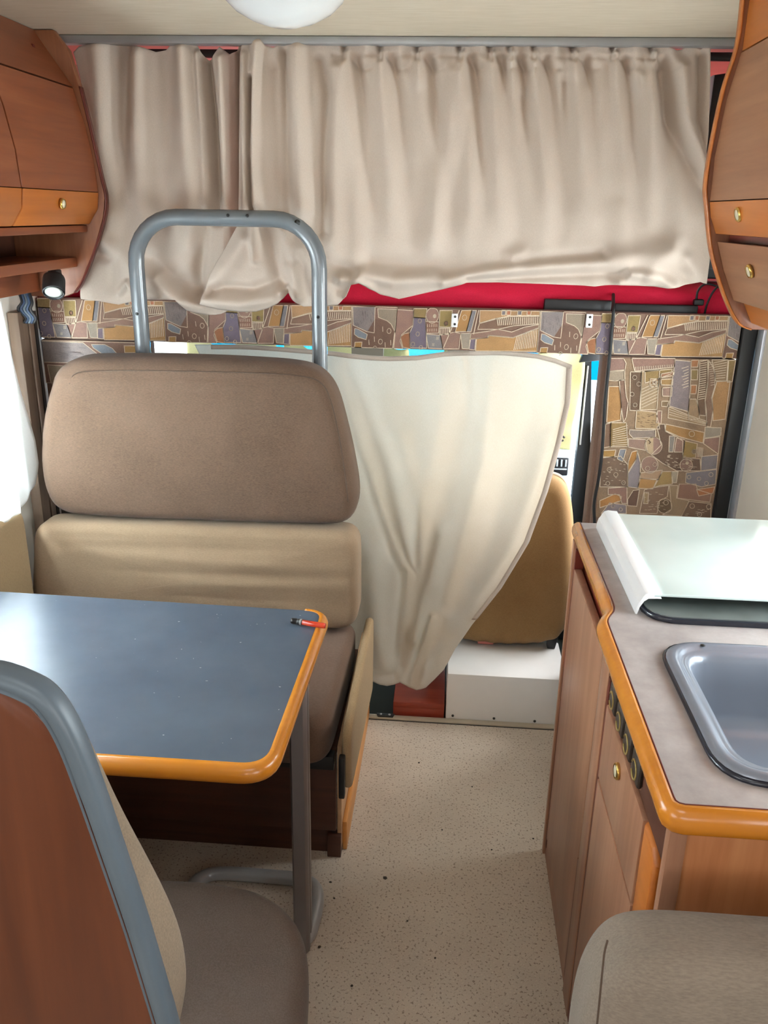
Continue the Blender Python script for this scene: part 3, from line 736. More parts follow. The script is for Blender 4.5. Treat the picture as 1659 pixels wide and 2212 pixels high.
# ------------------------------------------------------------------ curtains of the sleeping alcove
def wob(px, py, U, V_):
    return 0.0012 * np.sin(px * 0.045 + 2 * np.sin(py * 0.007)) + 0.0010 * np.sin(px * 0.11 + py * 0.009) + 0.0005 * np.sin(py * 0.05 + px * 0.02)
stL = [((159, 113), (170, 612)), ((172, 101), (174, 646)), ((192, 98), (216, 651)), ((263, 94), (257, 658)), ((314, 105), (290, 650)), ((334, 111), (321, 646)), ((354, 106), (350, 646)),
       ((375, 89), (385, 646)), ((415, 96), (405, 670)), ((420, 89), (420, 675)), ((446, 128), (449, 680)), ((457, 127), (465, 680)), ((474, 101), (478, 678)), ((496, 118), (490, 672)), ((512, 98), (512, 660)), ((535, 98), (535, 652)), ((552, 98), (550, 650))]
fL = [([(215, 110), (225, 300), (250, 520)], 0.022, 0.012, 26, 30), ([(268, 110), (265, 300), (290, 600)], -0.024, -0.010, 16, 26), ([(300, 120), (290, 400), (330, 560)], 0.016, 0.012, 22, 40),
      ([(355, 120), (352, 260), (345, 420)], -0.014, -0.008, 26, 32), ([(395, 110), (405, 300), (420, 520)], 0.022, 0.016, 18, 26), ([(445, 135), (460, 260), (470, 470)], -0.030, -0.026, 10, 15),
      ([(432, 120), (440, 250), (452, 440)], 0.020, 0.014, 9, 12), ([(483, 130), (488, 300), (495, 460)], 0.030, 0.026, 13, 16), ([(514, 110), (516, 300), (517, 640)], -0.045, -0.045, 10, 10),
      ([(200, 540), (250, 560), (240, 620)], -0.018, -0.006, 16, 14), ([(230, 520), (300, 600), (350, 640)], 0.020, 0.014, 24, 26), ([(330, 560), (370, 600), (450, 640)], -0.020, -0.014, 22, 16),
      ([(345, 600), (390, 650), (440, 660)], 0.018, 0.016, 14, 14), ([(440, 480), (430, 580), (430, 640)], -0.016, -0.018, 12, 14), ([(380, 480), (400, 560)], 0.016, 0.01, 22, 26),
      ([(185, 250), (205, 400), (200, 540)], 0.014, 0.012, 12, 14), ([(210, 480), (245, 470)], 0.010, 0.010, 20, 20), ([(260, 630), (275, 610), (290, 625)], 0.010, 0.010, 7, 7)]
yL = lambda U, V_: 2.338 + 0.03 * np.clip((U - 0.82) / 0.18, 0, 1) - 0.004 * V_ - 0.040 * np.clip((V_ - 0.45) / 0.5, 0, 1) - 0.012 * np.clip((0.06 - np.abs(V_ - 0.0)) / 0.06, 0, 1) * 0
cL = cloth('bunk_curtain', stL, yL, fL, 'curtain', None, 220, 130, edge_l=[(98, 0), (113, 0), (170, 15), (240, 24), (330, 43), (430, 54), (480, 46), (545, 26), (600, 6), (640, 0)], extra=wob, gain=1.55)
tag(cL, 'narrower beige bunk curtain at the left, behind the grey tube hoop', 'curtain', 'bunk curtains')

stR = [((522, 98), (432, 657)), ((548, 90), (475, 668)), ((565, 88), (520, 673)), ((575, 100), (553, 673)), ((590, 103), (580, 665)), ((605, 95), (600, 655)), ((612, 88), (612, 644)), ((640, 90), (622, 632)), ((668, 88), (640, 652)),
       ((674, 96), (655, 662)), ((720, 96), (692, 661)), ((745, 88), (730, 658)), ((770, 93), (750, 638)), ((790, 92), (760, 614)), ((815, 88), (778, 609)), ((832, 92), (795, 620)), ((856, 94), (821, 636)), ((890, 88), (862, 646)),
       ((940, 91), (956, 624)), ((980, 89), (1007, 611)), ((1060, 91), (1075, 610)), ((1150, 89), (1168, 613)), ((1240, 89), (1262, 617)), ((1262, 93), (1285, 619)), ((1290, 97), (1308, 616)), ((1320, 88), (1332, 615)), ((1415, 88), (1410, 618)), ((1430, 97), (1440, 622)),
       ((1460, 110), (1465, 620)), ((1472, 107), (1480, 615)), ((1490, 97), (1500, 611)), ((1515, 106), (1512, 609)), ((1524, 97), (1520, 612)), ((1535, 98), (1527, 613))]
fR = [([(560, 100), (553, 180), (545, 320), (552, 440)], 0.026, 0.022, 13, 14), ([(528, 120), (530, 300), (532, 450)], 0.012, 0.014, 8, 9), ([(543, 170), (540, 330), (543, 450)], -0.030, -0.026, 6, 7),
      ([(588, 150), (596, 300), (598, 450)], -0.014, -0.014, 16, 18), ([(612, 110), (616, 250), (622, 440), (628, 560)], -0.022, -0.014, 9, 14), ([(645, 110), (645, 250), (655, 450)], 0.022, 0.018, 20, 26),
      ([(690, 130), (708, 200), (702, 340), (700, 500)], -0.016, -0.016, 12, 14), ([(728, 150), (722, 300), (715, 560)], 0.018, 0.010, 14, 26)]
for k, (xt, xb) in enumerate(((746, 770), (824, 850), (904, 935), (996, 1020), (1061, 1080), (1103, 1130), (1155, 1180), (1240, 1262), (1327, 1345), (1410, 1395))):
    fR += [([(xt, 118), (xt, 190), ((xt + xb) / 2, 360), (xb, 540)], 0.016, 0.002, 9, 36),                       # ridge below each pinch of the heading tape
           ([(xt - 4, 92), (xt - 3, 128)], -0.012, -0.012, 5, 6),
           ([(xt + 26, 130), (xt + 38, 200), (xb + 36, 500)], -0.013, -0.002, 9, 24),
           ([(xt + 14, 128), (xt + 34, 152), (xt + 54, 146)], -0.006, -0.003, 5, 6),
           ([(xt + 44, 98), (xt + 44, 124)], 0.006, 0.006, 14, 14)]
fR += [([(720, 118), (1420, 126)], -0.003, -0.003, 5, 5), ([(905, 200), (920, 420), (900, 540)], -0.010, -0.006, 16, 30), ([(980, 160), (960, 330), (925, 530)], 0.011, 0.007, 16, 26), ([(1010, 240), (990, 450)], -0.007, -0.004, 12, 20),
       ([(1130, 220), (1120, 560)], -0.008, -0.004, 18, 26), ([(1230, 180), (1238, 420)], -0.012, -0.004, 14, 24), ([(1320, 140), (1330, 420)], -0.012, -0.005, 12, 20), ([(1280, 200), (1290, 460)], 0.008, 0.004, 24, 30),
       ([(1425, 150), (1445, 260), (1500, 370), (1535, 430)], -0.022, -0.014, 14, 18), ([(1470, 150), (1480, 260), (1525, 380)], 0.020, 0.016, 18, 20), ([(1515, 120), (1510, 260), (1530, 350)], -0.018, -0.012, 9, 9),
       ([(1385, 170), (1410, 320), (1480, 470)], 0.010, 0.010, 22, 34),
       ([(960, 604), (1040, 585), (1160, 572), (1330, 562), (1440, 548)], 0.026, 0.014, 16, 26), ([(960, 594), (1050, 572), (1160, 560), (1300, 548)], -0.008, -0.014, 12, 12),
       ([(1010, 606), (1170, 596), (1300, 590), (1380, 600)], -0.014, -0.008, 9, 12), ([(1360, 592), (1420, 600), (1450, 618)], 0.016, 0.012, 12, 14), ([(1460, 520), (1400, 590), (1340, 606)], 0.012, 0.010, 26, 14),
       ([(1480, 560), (1500, 590)], 0.014, 0.010, 18, 16), ([(1110, 555), (1125, 548)], 0.010, 0.010, 18, 18),
       ([(740, 600), (790, 592), (850, 606), (930, 600)], 0.024, 0.018, 16, 18), ([(700, 560), (760, 590)], -0.012, -0.014, 16, 14), ([(752, 640), (775, 606), (800, 618)], 0.014, 0.014, 9, 10), ([(800, 560), (900, 575), (980, 560)], -0.012, -0.006, 20, 26),
       ([(455, 630), (480, 620), (545, 625), (585, 610)], -0.018, -0.012, 9, 12), ([(470, 600), (500, 570), (530, 520)], 0.012, 0.016, 22, 20), ([(450, 650), (520, 655), (590, 645)], 0.016, 0.014, 14, 14),
       ([(552, 560), (548, 480)], 0.018, 0.010, 8, 10), ([(575, 500), (600, 600), (620, 625)], -0.012, -0.016, 16, 12), ([(620, 500), (640, 600), (645, 640)], 0.020, 0.016, 14, 12), ([(610, 632), (622, 622), (640, 640)], 0.016, 0.012, 7, 8),
       ([(660, 540), (690, 600), (720, 640)], 0.014, 0.012, 24, 20)]
def yR(U, V_):
    left = np.clip(1 - U / 0.35, 0, 1)
    return 2.330 - 0.020 * np.clip((V_ - 0.5) / 0.5, 0, 1) - left * 0.045 * np.clip((V_ - 0.45) / 0.4, 0, 1) - 0.006 * left
cR = cloth('bunk_curtain', stR, yR, fR, 'curtain', None, 420, 150, edge_l=[(98, 0), (110, 0), (260, 22), (450, 50), (480, 56), (540, 35), (565, 23), (612, 8), (657, 0)], edge_r=[(98, 0), (200, 0), (330, -3), (520, 6), (560, 6), (612, 0)], extra=wob, gain=1.7)
tag(cR, 'wide beige bunk curtain pleated along its top, above the red bedding', 'curtain', 'bunk curtains')

# cab curtain below the header, pulled together towards its lower end
stC = [((420, 744), (760, 1430)), ((520, 744), (775, 1450)), ((560, 746), (785, 1462)), ((640, 752), (800, 1470)), ((720, 759), (820, 1479)), ((800, 768), (836, 1482)), ((840, 770), (852, 1479)), ((900, 768), (864, 1474)), ((960, 760), (874, 1480)), ((1010, 756), (884, 1486)),
       ((1090, 757), (900, 1490)), ((1160, 764), (920, 1484)), ((1200, 774), (938, 1468)), ((1236, 788), (958, 1448))]
fC = [([(1015, 760), (1010, 900), (975, 1060), (930, 1250)], 0.014, 0.014, 26, 30), ([(1060, 800), (1040, 1000), (985, 1200), (930, 1420)], -0.004, -0.018, 20, 18), ([(760, 790), (840, 1000), (890, 1230)], 0.014, 0.016, 26, 20), ([(720, 800), (790, 1000), (850, 1180), (880, 1240)], -0.012, -0.016, 26, 14),
      ([(880, 1240), (870, 1330), (860, 1440)], -0.022, -0.014, 12, 18), ([(860, 950), (905, 1100), (915, 1250)], -0.012, -0.010, 26, 16), ([(950, 1150), (915, 1280), (895, 1380)], 0.018, 0.018, 22, 14), ([(1140, 900), (1060, 1150), (970, 1350)], 0.012, 0.016, 40, 24),
      ([(1190, 950), (1100, 1200), (1000, 1330)], -0.008, -0.006, 22, 16), ([(960, 1330), (935, 1400), (905, 1470)], 0.026, 0.020, 16, 14), ([(930, 1340), (905, 1420), (890, 1470)], -0.026, -0.020, 10, 12), ([(800, 1200), (810, 1350), (830, 1430)], 0.018, 0.02, 28, 22),
      ([(790, 1455), (850, 1462)], -0.012, -0.010, 10, 10), ([(1000, 780), (1010, 840)], -0.008, -0.004, 7, 9), ([(960, 820), (930, 1000), (905, 1130)], -0.010, -0.008, 28, 22)]
yC = lambda U, V_: 2.392 - 0.010 * V_
edgeC = [(788, 0), (870, 30), (960, 48), (1060, 62), (1170, 68), (1270, 50), (1350, 20), (1400, 6), (1450, 0)]
cC = cloth('cab_curtain', stC, yC, fC, 'curtain_low', None, 240, 180, edge_r=edgeC, extra=lambda a, b_, c, d: 0.5 * wob(a, b_, c, d))
tag(cC, 'cream cab curtain drawn aside into a point, hanging below the patterned header board', 'curtain')
# stitched hem along the free edge and the tape along the top, parts of the curtain
me = cC.data; nu = 240
def strip(name, idx, width, dirv, parent, mat):
    V = []; F = []
    for k, i in enumerate(idx):
        p = np.array(me.vertices[i].co); V += [p + np.array((0, -0.004, 0)), p + np.array(dirv) * width + np.array((0, -0.004, 0))]
    for k in range(len(idx) - 1): F.append((2 * k, 2 * k + 1, 2 * k + 3, 2 * k + 2))
    o = mesh(name, V, F, mat, parent, True); s_ = o.modifiers.new('thickness', 'SOLIDIFY'); s_.thickness = 0.0015; return o
strip('side_hem', [v_ * nu + nu - 1 for v_ in range(0, 150)], 0.016, (-1, 0, 0), cC, 'curtain')
strip('top_hem', list(range(10, nu)), 0.013, (0, 0, -1), cC, 'curtain')
for k, px in enumerate((700, 955, 1218)):
    c = at(px, 752 if k < 2 else 768, 'y', 2.385); tube('curtain_hook', smooth_path([c + np.array((-0.012, 0, 0.0)), c + np.array((0.0, 0, 0.008)), c + np.array((0.012, 0, 0.02))], 4), 0.0022, 'white_plastic', cC, 8)

# ------------------------------------------------------------------ bunk bedding and what lies on it
def sheet_wr(p, h): return 0
bed = thing('bunk_bed', (-0.17, 2.9, 1.295), 'bunk mattress under a crimson red sheet above the patterned header board', 'bed')
nx, ny = 160, 40
V = []; F = []
xs = np.linspace(XL + 0.01, XR - 0.01, nx)
prof = [(2.402, 1.297), (2.396, 1.315), (2.398, 1.335), (2.404, 1.352), (2.416, 1.366), (2.44, 1.376), (2.5, 1.382), (2.7, 1.385), (3.1, 1.386), (3.5, 1.386), (3.54, 1.36), (3.54, 1.297)]
for x in xs:
    for k, (y, z) in enumerate(prof):
        a = 0.006 * math.sin(9 * x + 1.3 * k) + 0.005 * math.sin(23 * x + 0.8 * k) + 0.003 * math.sin(51 * x - k)
        if k in (0, 11): a = 0
        hz = 0.010 * math.sin(4.0 * x + 0.5) * (3 < k < 10)
        V.append((x, y + a * 0.7, z + (0.5 * a + hz if 2 < k < 10 else 0)))
np_ = len(prof)
for i in range(nx - 1):
    for k in range(np_ - 1): F.append((i * np_ + k, i * np_ + k + 1, (i + 1) * np_ + k + 1, (i + 1) * np_ + k))
    F.append((i * np_ + np_ - 1, i * np_, (i + 1) * np_, (i + 1) * np_ + np_ - 1))
F += [tuple(range(np_)), tuple((nx - 1) * np_ + k for k in range(np_))]
mesh('red_sheet', V, F, 'red_sheet', bed, True)

tag(box('tablet_case', 0.258, 0.438, 2.3655, 2.388, 1.2955, 1.336, 'black', None, 0.003), 'flat black case lying on the bunk edge, left of the thin black device', 'case')
pd = thing('charging_device', (0.56, 2.376, 1.2955), 'thin black device with a plug and looped lead on the bunk edge at right', 'electronics')
box('body', 0.447, 0.668, 2.3655, 2.387, 1.2955, 1.329, 'black', pd, 0.004)
box('plug', 0.655, 0.682, 2.366, 2.384, 1.329, 1.345, 'black', pd, 0.004)
tube('lead', smooth_path([(0.662, 2.375, 1.345), (0.664, 2.376, 1.368), (0.682, 2.378, 1.385), (0.715, 2.376, 1.378), (0.74, 2.374, 1.36), (0.765, 2.372, 1.335)], 6), 0.003, 'black_soft', pd, 8)
tube('lead', smooth_path([(0.690, 2.380, 1.298), (0.692, 2.374, 1.335), (0.705, 2.372, 1.37), (0.73, 2.374, 1.395)], 6), 0.003, 'black_soft', pd, 8)
pts = [(1325, 636, 2.40), (1325, 650, 2.355), (1325, 668, 2.321), (1324, 690, 2.320), (1321, 720, 2.321), (1318, 760, 2.321), (1313, 810, 2.321), (1307, 870, 2.321), (1303, 940, 2.321), (1299, 990, 2.321), (1292, 1040, 2.321), (1286, 1070, 2.321), (1283, 1095, 2.321), (1284, 1125, 2.321), (1284, 1200, 2.321)]
cb = tube('power_cable', smooth_path([at(a, b_, 'y', c) for a, b_, c in pts], 5), 0.0045, 'black_soft', None, 8)
tag(cb, 'thin black cable running down over the patterned boards beside the cab opening', 'cable')
# dark padded case standing inside the alcove behind the curtain's right edge
pc = [at(px, py, 'y', 2.50) for px, py in ((1510, 165), (1590, 118), (1600, 330), (1510, 330))]
tag(prism('alcove_case', [(0.655, 1.392), (0.80, 1.392), (0.80, pc[1][2] - 0.03), (0.655, pc[0][2])], 'y', 2.47, 2.56, 'black', None, 0.006), 'black case standing in the alcove behind the right edge of the beige curtain', 'case')

# ------------------------------------------------------------------ overhead locker on the left
def knob(parent, loc, axis, r=0.0125):
    k = lathe('knob', [(r, 0), (r, 0.004), (r * 0.86, 0.0065), (r * 0.72, 0.0045), (0.0, 0.0045)], loc, 'brass', parent, 24, axis)
    lathe('knob_centre', [(r * 0.7, 0.003), (r * 0.66, 0.0062), (0.0, 0.0068)], loc, 'ivory', k, 20, axis)
    return k
ll = thing('overhead_locker', (-1.05, 1.6, 1.33), 'cherry wood overhead locker on the left wall with an open shelf beneath its doors', 'locker')
prism('filler_panel', [(-1.036, 1.953), (-0.95, 1.828), (-0.97, 1.828), (-1.056, 1.953)], 'y', 0.85, 2.238, 'cherry_y', ll, 0.001)
kx = box('catch_plate', -1.012, -1.000, 2.15, 2.162, 1.885, 1.908, 'dark_red', ll, 0.001)
for y0, y1 in ((0.95, 1.828), (1.834, 2.236)):
    dr = prism('door', [(-0.949, 1.824), (-0.928, 1.74), (-0.914, 1.66), (-0.909, 1.586), (-0.929, 1.586), (-0.934, 1.66), (-0.948, 1.74), (-0.969, 1.824)], 'y', y0, y1, 'cherry_y', ll, 0.002)
    gp = prism('grip', [(-0.9085, 1.584), (-0.914, 1.545), (-0.940, 1.508), (-0.960, 1.508), (-0.934, 1.545), (-0.929, 1.584)], 'y', y0, y1, 'orange_wood', dr, 0.002)
    if y1 > 2: knob(dr, at(133, 440, 'x', -0.910), (1, 0, -0.1))
box('bottom_rail', -1.155, -0.948, 0.95, 2.238, 1.488, 1.505, 'cherry_y', ll, 0.002)
box('shelf', -1.155, -0.985, 0.95, 2.238, 1.400, 1.424, 'cherry_y', ll, 0.002)
box('back_panel', -1.158, -1.150, 0.95, 2.238, 1.424, 1.94, 'bench_front', ll)  # darker wood paints in the shade inside the open shelf
box('lower_panel', -1.155, -1.095, 0.95, 2.238, 1.335, 1.399, 'cherry_y', ll, 0.002)
endp = [(-1.158, 1.953), (-0.988, 1.953), (-0.955, 1.91), (-0.936, 1.83), (-0.920, 1.74), (-0.902, 1.62), (-0.895, 1.575), (-0.904, 1.524), (-0.938, 1.443), (-0.980, 1.362), (-1.004, 1.332), (-1.03, 1.322), (-1.158, 1.320)]
prism('end_panel', endp, 'y', 2.240, 2.262, 'cherry_z', ll, 0.002)
tube('edge_band', smooth_path([(p[0] + 0.0005, 2.251, p[1]) for p in endp[3:11]], 6), 0.006, 'dark_red', ll, prof=[(-0.0115, -0.001), (0.0115, -0.001), (0.0115, 0.0012), (-0.0115, 0.0012)], up=(1, 0, 0))
sp = thing('reading_spotlight', (-0.99, 2.10, 1.40), 'black cylindrical reading spotlight hanging under the left locker shelf', 'lamp')
ax_ = Vector((0.20, -0.66, -0.72)).normalized()
p0 = Vector(at(116, 630, 'y', 2.08)) - ax_ * 0.058
box('mount', p0.x - 0.012, p0.x + 0.012, p0.y - 0.012, p0.y + 0.02, p0.z - 0.02, 1.3995, 'black', sp, 0.004)
lathe('lamp_body', [(0.012, 0.014), (0.026, 0.016), (0.027, 0.022), (0.027, 0.060), (0.025, 0.064), (0.022, 0.060)], p0, 'black', sp, 32, ax_)
lathe('lens', [(0.0215, 0.0602), (0.014, 0.0612), (0.005, 0.0618), (0, 0.062)], p0, 'lens', sp, 28, ax_)
cbn = thing('cord_bundle', (-1.11, 2.19, 1.28), 'tangle of dark blue and grey cords hanging in the left corner below the locker', 'cord')
for k, mk in enumerate(('black_soft', 'blue_cord', 'grey_trim', 'blue_cord', 'black_soft')):
    dx = k * 0.007
    tube('cord', smooth_path([(-1.135 + dx, 2.20, 1.334), (-1.125 + dx, 2.19, 1.31), (-1.135 + dx * 1.2, 2.185, 1.292), (-1.12 + dx, 2.19, 1.27), (-1.128 + dx, 2.192, 1.256)], 6), 0.004, mk, cbn, 8)

# ------------------------------------------------------------------ overhead locker on the right
rl = thing('overhead_locker', (0.66, 1.3, 1.34), 'cherry wood overhead locker on the right with orange curved end edge above the kitchen', 'locker')
er = [(0.818, 1.953), (0.508, 1.953), (0.511, 1.855), (0.497, 1.778), (0.489, 1.68), (0.488, 1.612), (0.496, 1.572), (0.516, 1.492), (0.547, 1.420), (0.575, 1.370), (0.596, 1.346), (0.617, 1.338), (0.818, 1.338)]
prism('end_panel', er, 'y', 1.788, 1.808, 'cherry_z', rl, 0.002)
tube('edge_band', smooth_path([(p[0] - 0.0008, 1.798, p[1]) for p in er[1:12]], 6), 0.006, 'orange_wood', rl, prof=[(-0.0115, -0.0015), (0.0115, -0.0015), (0.0115, 0.0015), (-0.0115, 0.0015)], up=(1, 0, 0))
prism('filler_panel', [(0.518, 1.953), (0.538, 1.953), (0.538, 1.842), (0.518, 1.842)], 'y', 0.5, 1.787, 'orange_wood', rl, 0.001)
for y0, y1 in ((0.62, 1.20), (1.205, 1.786)):
    dr = prism('door', [(0.516, 1.838), (0.502, 1.76), (0.495, 1.66), (0.497, 1.582), (0.518, 1.582), (0.516, 1.66), (0.523, 1.76), (0.538, 1.838)], 'y', y0, y1, 'locker_r', rl, 0.002)
    prism('grip', [(0.497, 1.580), (0.503, 1.552), (0.517, 1.522), (0.537, 1.522), (0.524, 1.552), (0.518, 1.580)], 'y', y0, y1, 'orange_wood', dr, 0.002)
    knob(dr, (0.5035, y1 - 0.175, 1.558), (-1, 0, -0.3), 0.013)
    d2 = prism('flap', [(0.521, 1.507), (0.542, 1.452), (0.569, 1.396), (0.589, 1.396), (0.562, 1.458), (0.540, 1.507)], 'y', y0, y1 - 0.004, 'locker_r', rl, 0.003)
    knob(d2, (0.5365, y1 - 0.180, 1.463), (-1, 0, -0.4), 0.013)
prism('bottom_moulding', [(0.590, 1.392), (0.612, 1.352), (0.64, 1.342), (0.816, 1.342), (0.816, 1.36), (0.66, 1.362), (0.61, 1.392)], 'y', 0.62, 1.786, 'orange_wood', rl, 0.003)
box('inner_rail', 0.545, 0.816, 0.62, 1.786, 1.508, 1.520, 'dark_red', rl)

# ------------------------------------------------------------------ ceiling lamp
lamp = thing('ceiling_lamp', (-0.325, 1.735, ZC), 'round white opal dome lamp on the cream ceiling', 'lamp')
lathe('base_ring', [(0.128, -0.001), (0.130, -0.008), (0.126, -0.014), (0.0, -0.014)], (-0.325, 1.735, ZC), 'white_plastic', lamp, 48)
lathe('dome', [(0.122, -0.010), (0.119, -0.024), (0.108, -0.044), (0.088, -0.062), (0.058, -0.077), (0.026, -0.086), (0, -0.088)], (-0.325, 1.735, ZC), 'opal', lamp, 48)

# ------------------------------------------------------------------ seat-belt frame, bench and its cushions
YF = 2.215
fr = thing('belt_frame', (-0.57, YF, 0), 'grey steel tube hoop rising behind the brown bench headrest', 'frame')
L0 = at(300, 640, 'y', YF)[0] ; R0 = at(690, 640, 'y', YF)[0]; zt = at(490, 471, 'y', YF)[2]
path = [(L0, YF, 0.33), (L0, YF, 0.9), (L0, YF, zt - 0.12)]
rad = 0.115
for k in range(1, 9):
    a = math.pi - k * math.pi / 16; path.append((L0 + rad + rad * math.cos(a), YF, zt - rad + rad * math.sin(a)))
for k in range(0, 8):
    a = math.pi / 2 - k * math.pi / 16; path.append((R0 - rad + rad * math.cos(a), YF, zt - rad + rad * math.sin(a)))
path += [(R0, YF, zt - 0.12), (R0, YF, 0.9), (R0, YF, 0.33)]
tube('hoop', path, 0.0205, 'tube', fr, 20, up=(0, 1, 0))
for px, py in ((492, 465), (534, 466), (296, 678), (687, 685)):
    c = at(px, py, 'y', YF - 0.0205); lathe('drill_hole', [(0.0042, -0.001), (0.0042, 0.0015), (0.0, 0.0015)], (c[0], YF - 0.0195, c[2]), 'black_soft', fr, 12, (0, -1, 0))
c = at(642, 481, 'y', YF - 0.019); lathe('drill_hole', [(0.0075, -0.001), (0.0075, 0.0015), (0.0, 0.0015)], (c[0], YF - 0.0175, c[2]), 'screw', fr, 14, (0, -1, 0))

XS = -0.215
bn = thing('bench_base', (-0.7, 1.95, 0), 'wooden bench box under the dinette seat with light side and orange kick board', 'bench')
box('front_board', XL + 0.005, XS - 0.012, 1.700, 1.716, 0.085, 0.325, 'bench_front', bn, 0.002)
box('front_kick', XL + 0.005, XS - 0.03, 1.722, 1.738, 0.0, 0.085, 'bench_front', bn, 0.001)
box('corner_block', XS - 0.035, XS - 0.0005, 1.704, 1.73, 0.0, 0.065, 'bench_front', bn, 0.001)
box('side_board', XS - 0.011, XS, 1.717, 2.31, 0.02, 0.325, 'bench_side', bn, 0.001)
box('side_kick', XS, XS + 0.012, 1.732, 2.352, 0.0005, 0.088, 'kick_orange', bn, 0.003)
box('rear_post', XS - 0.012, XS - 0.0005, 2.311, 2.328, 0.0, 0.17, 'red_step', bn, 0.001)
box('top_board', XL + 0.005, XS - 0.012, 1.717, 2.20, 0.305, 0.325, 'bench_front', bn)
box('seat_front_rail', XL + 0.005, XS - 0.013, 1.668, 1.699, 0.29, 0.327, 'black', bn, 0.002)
fl = thing('side_flap', (-0.19, 1.9, 0.27), 'tan upholstered flap standing along the aisle side of the bench cushion', 'flap')
pf = [(1.605, 0.36), (1.60, 0.43), (1.63, 0.452), (2.17, 0.455), (2.185, 0.43), (2.185, 0.20), (1.62, 0.27)]
cushion('padded_board', round_poly(pf, 0.012, 3), 'x', -0.190, 0.011, 0.010, 'flap_cloth', fl, 0.001, 4)
box('bracket', -0.206, -0.192, 1.585, 1.606, 0.275, 0.385, 'black', fl, 0.003)

sc_out = round_poly([(XL + 0.012, 1.615), (-0.232, 1.605), (-0.222, 2.0), (-0.222, 2.135), (XL + 0.012, 2.135)], [0.02, 0.05, 0.02, 0.02, 0.02])
tag(cushion('seat_cushion', sc_out, 'z', 0.397, 0.062, 0.03, 'seat_cloth', None, 0.006), 'dark brown linen seat cushion on the bench, beneath the tan backrest', 'cushion')

def leanb(p): return 0.10 * (p[1] - 0.47) * 0.6
def from_px(pts, y): return [(q[0], q[2]) for q in (at(a, b_, 'y', y) for a, b_ in pts)]
hd = from_px([(103, 985), (107, 905), (120, 845), (130, 803), (150, 778), (185, 766), (350, 765), (500, 770), (620, 777), (680, 786), (708, 805), (728, 835), (740, 875), (760, 955), (776, 1040), (777, 1082), (768, 1108), (748, 1122), (600, 1119), (300, 1109), (160, 1100), (128, 1082), (110, 1040)], 2.12)
def wr_h(p, h):
    if h > 0: return 0
    w_ = 0.0
    for k in range(9):
        x = -0.80 + k * 0.058; w_ += 0.0022 * math.exp(-((p[0] - x) / 0.009) ** 2) * math.exp(-((p[1] - 1.115) / 0.035) ** 2)
    w_ += 0.0045 * math.exp(-(((p[0] + 0.56) * 0.4 + (p[1] - 0.93)) / 0.03) ** 2)
    return w_ - 0.003 * math.exp(-((p[1] - 1.135) / 0.010) ** 2)
hc = tag(cushion('headrest_cushion', hd, 'y', 2.118, 0.066, 0.042, 'cush_dark', None, 0.012, 8, wr_h), 'large dark brown linen headrest cushion with rounded top in front of the tube hoop', 'cushion')
tube('seam', smooth_path([at(a, b_, 'y', 2.0515) for a, b_ in ((150, 830), (165, 806), (230, 801), (350, 801), (560, 806), (655, 813), (694, 828), (714, 864), (732, 940), (746, 1030), (752, 1085))], 5), 0.0013, 'seam_thread', hc, 6)
lc = from_px([(80, 1340), (83, 1120), (777, 1141), (777, 1335)], 2.07)
lo = round_poly([(lc[0][0], 0.470), lc[1], lc[2], (lc[3][0], 0.470)], [0.03, 0.035, 0.035, 0.05], 8)
def wr_l(p, h):
    if h > 0: return 0
    return sum(a * math.exp(-((p[1] - z - s_ * (p[0] + 0.6)) / w_) ** 2) * math.exp(-((p[0] - x) / l_) ** 2) for z, s_, w_, x, l_, a in ((0.70, 0.02, 0.012, -0.65, 0.3, 0.004), (0.665, -0.02, 0.012, -0.5, 0.35, -0.004), (0.63, 0.0, 0.012, -0.55, 0.3, 0.005), (0.60, 0.03, 0.012, -0.45, 0.25, -0.004), (0.56, 0.0, 0.014, -0.5, 0.3, 0.004)))
tag(cushion('backrest_cushion', lo, 'y', 2.085, 0.058, 0.03, 'cush_light', None, 0.016, 7, wr_l), 'tan linen backrest cushion on the bench, below the dark brown headrest', 'cushion')
wc = round_poly([(1.15, 0.47), (2.02, 0.47), (2.02, 0.80), (1.15, 0.80)], 0.02)
tag(cushion('wall_cushion', wc, 'x', -1.128, 0.028, 0.018, 'wall_cloth', None, 0.004), 'tan padded cushion against the left wall below the white window curtain', 'cushion')
po = thing('wall_post', (-1.14, 2.2, 0), 'brown vertical post in the left corner between window curtain and patterned board', 'post')
box('post', -1.158, -1.128, 2.165, 2.245, 0.0, 1.285, 'brown_trim', po, 0.003)
box('groove_strip', -1.1275, -1.122, 2.212, 2.236, 0.0, 1.283, 'brown_trim', po, 0.002)
box('rubber_strip', -1.150, -1.126, 2.247, 2.262, 0.0, 1.28, 'black_soft', po)

# white curtain at the dinette window
ny, nz = 150, 70
V = []; F = []
for j in range(nz):
    v = j / (nz - 1); z = 1.332 + (0.79 - 1.332) * v
    yr = np.interp(z, [0.79, 0.84, 0.90, 0.96, 1.05, 1.20, 1.36], [2.03, 2.085, 2.10, 2.10, 2.085, 2.062, 2.04])
    for i in range(ny):
        u = i / (ny - 1); y = 0.96 + (yr - 0.96) * u
        f_ = 0.012 * math.sin(y * 46 + 0.8 * math.sin(z * 5)) + 0.006 * math.sin(y * 101 + z * 3)
        zz = z + (0.005 * math.sin(y * 23) - 0.02 * max(0, (1.93 - y)) ) * v - 0.0
        V.append((-1.104 + f_ * (0.4 + 0.6 * v), y, zz))
for j in range(nz - 1):
    for i in range(ny - 1): F.append((j * ny + i, j * ny + i + 1, (j + 1) * ny + i + 1, (j + 1) * ny + i))
wcur = mesh('window_curtain', V, F, 'window_curtain', None, True)
wcur.modifiers.new('thickness', 'SOLIDIFY').thickness = 0.001
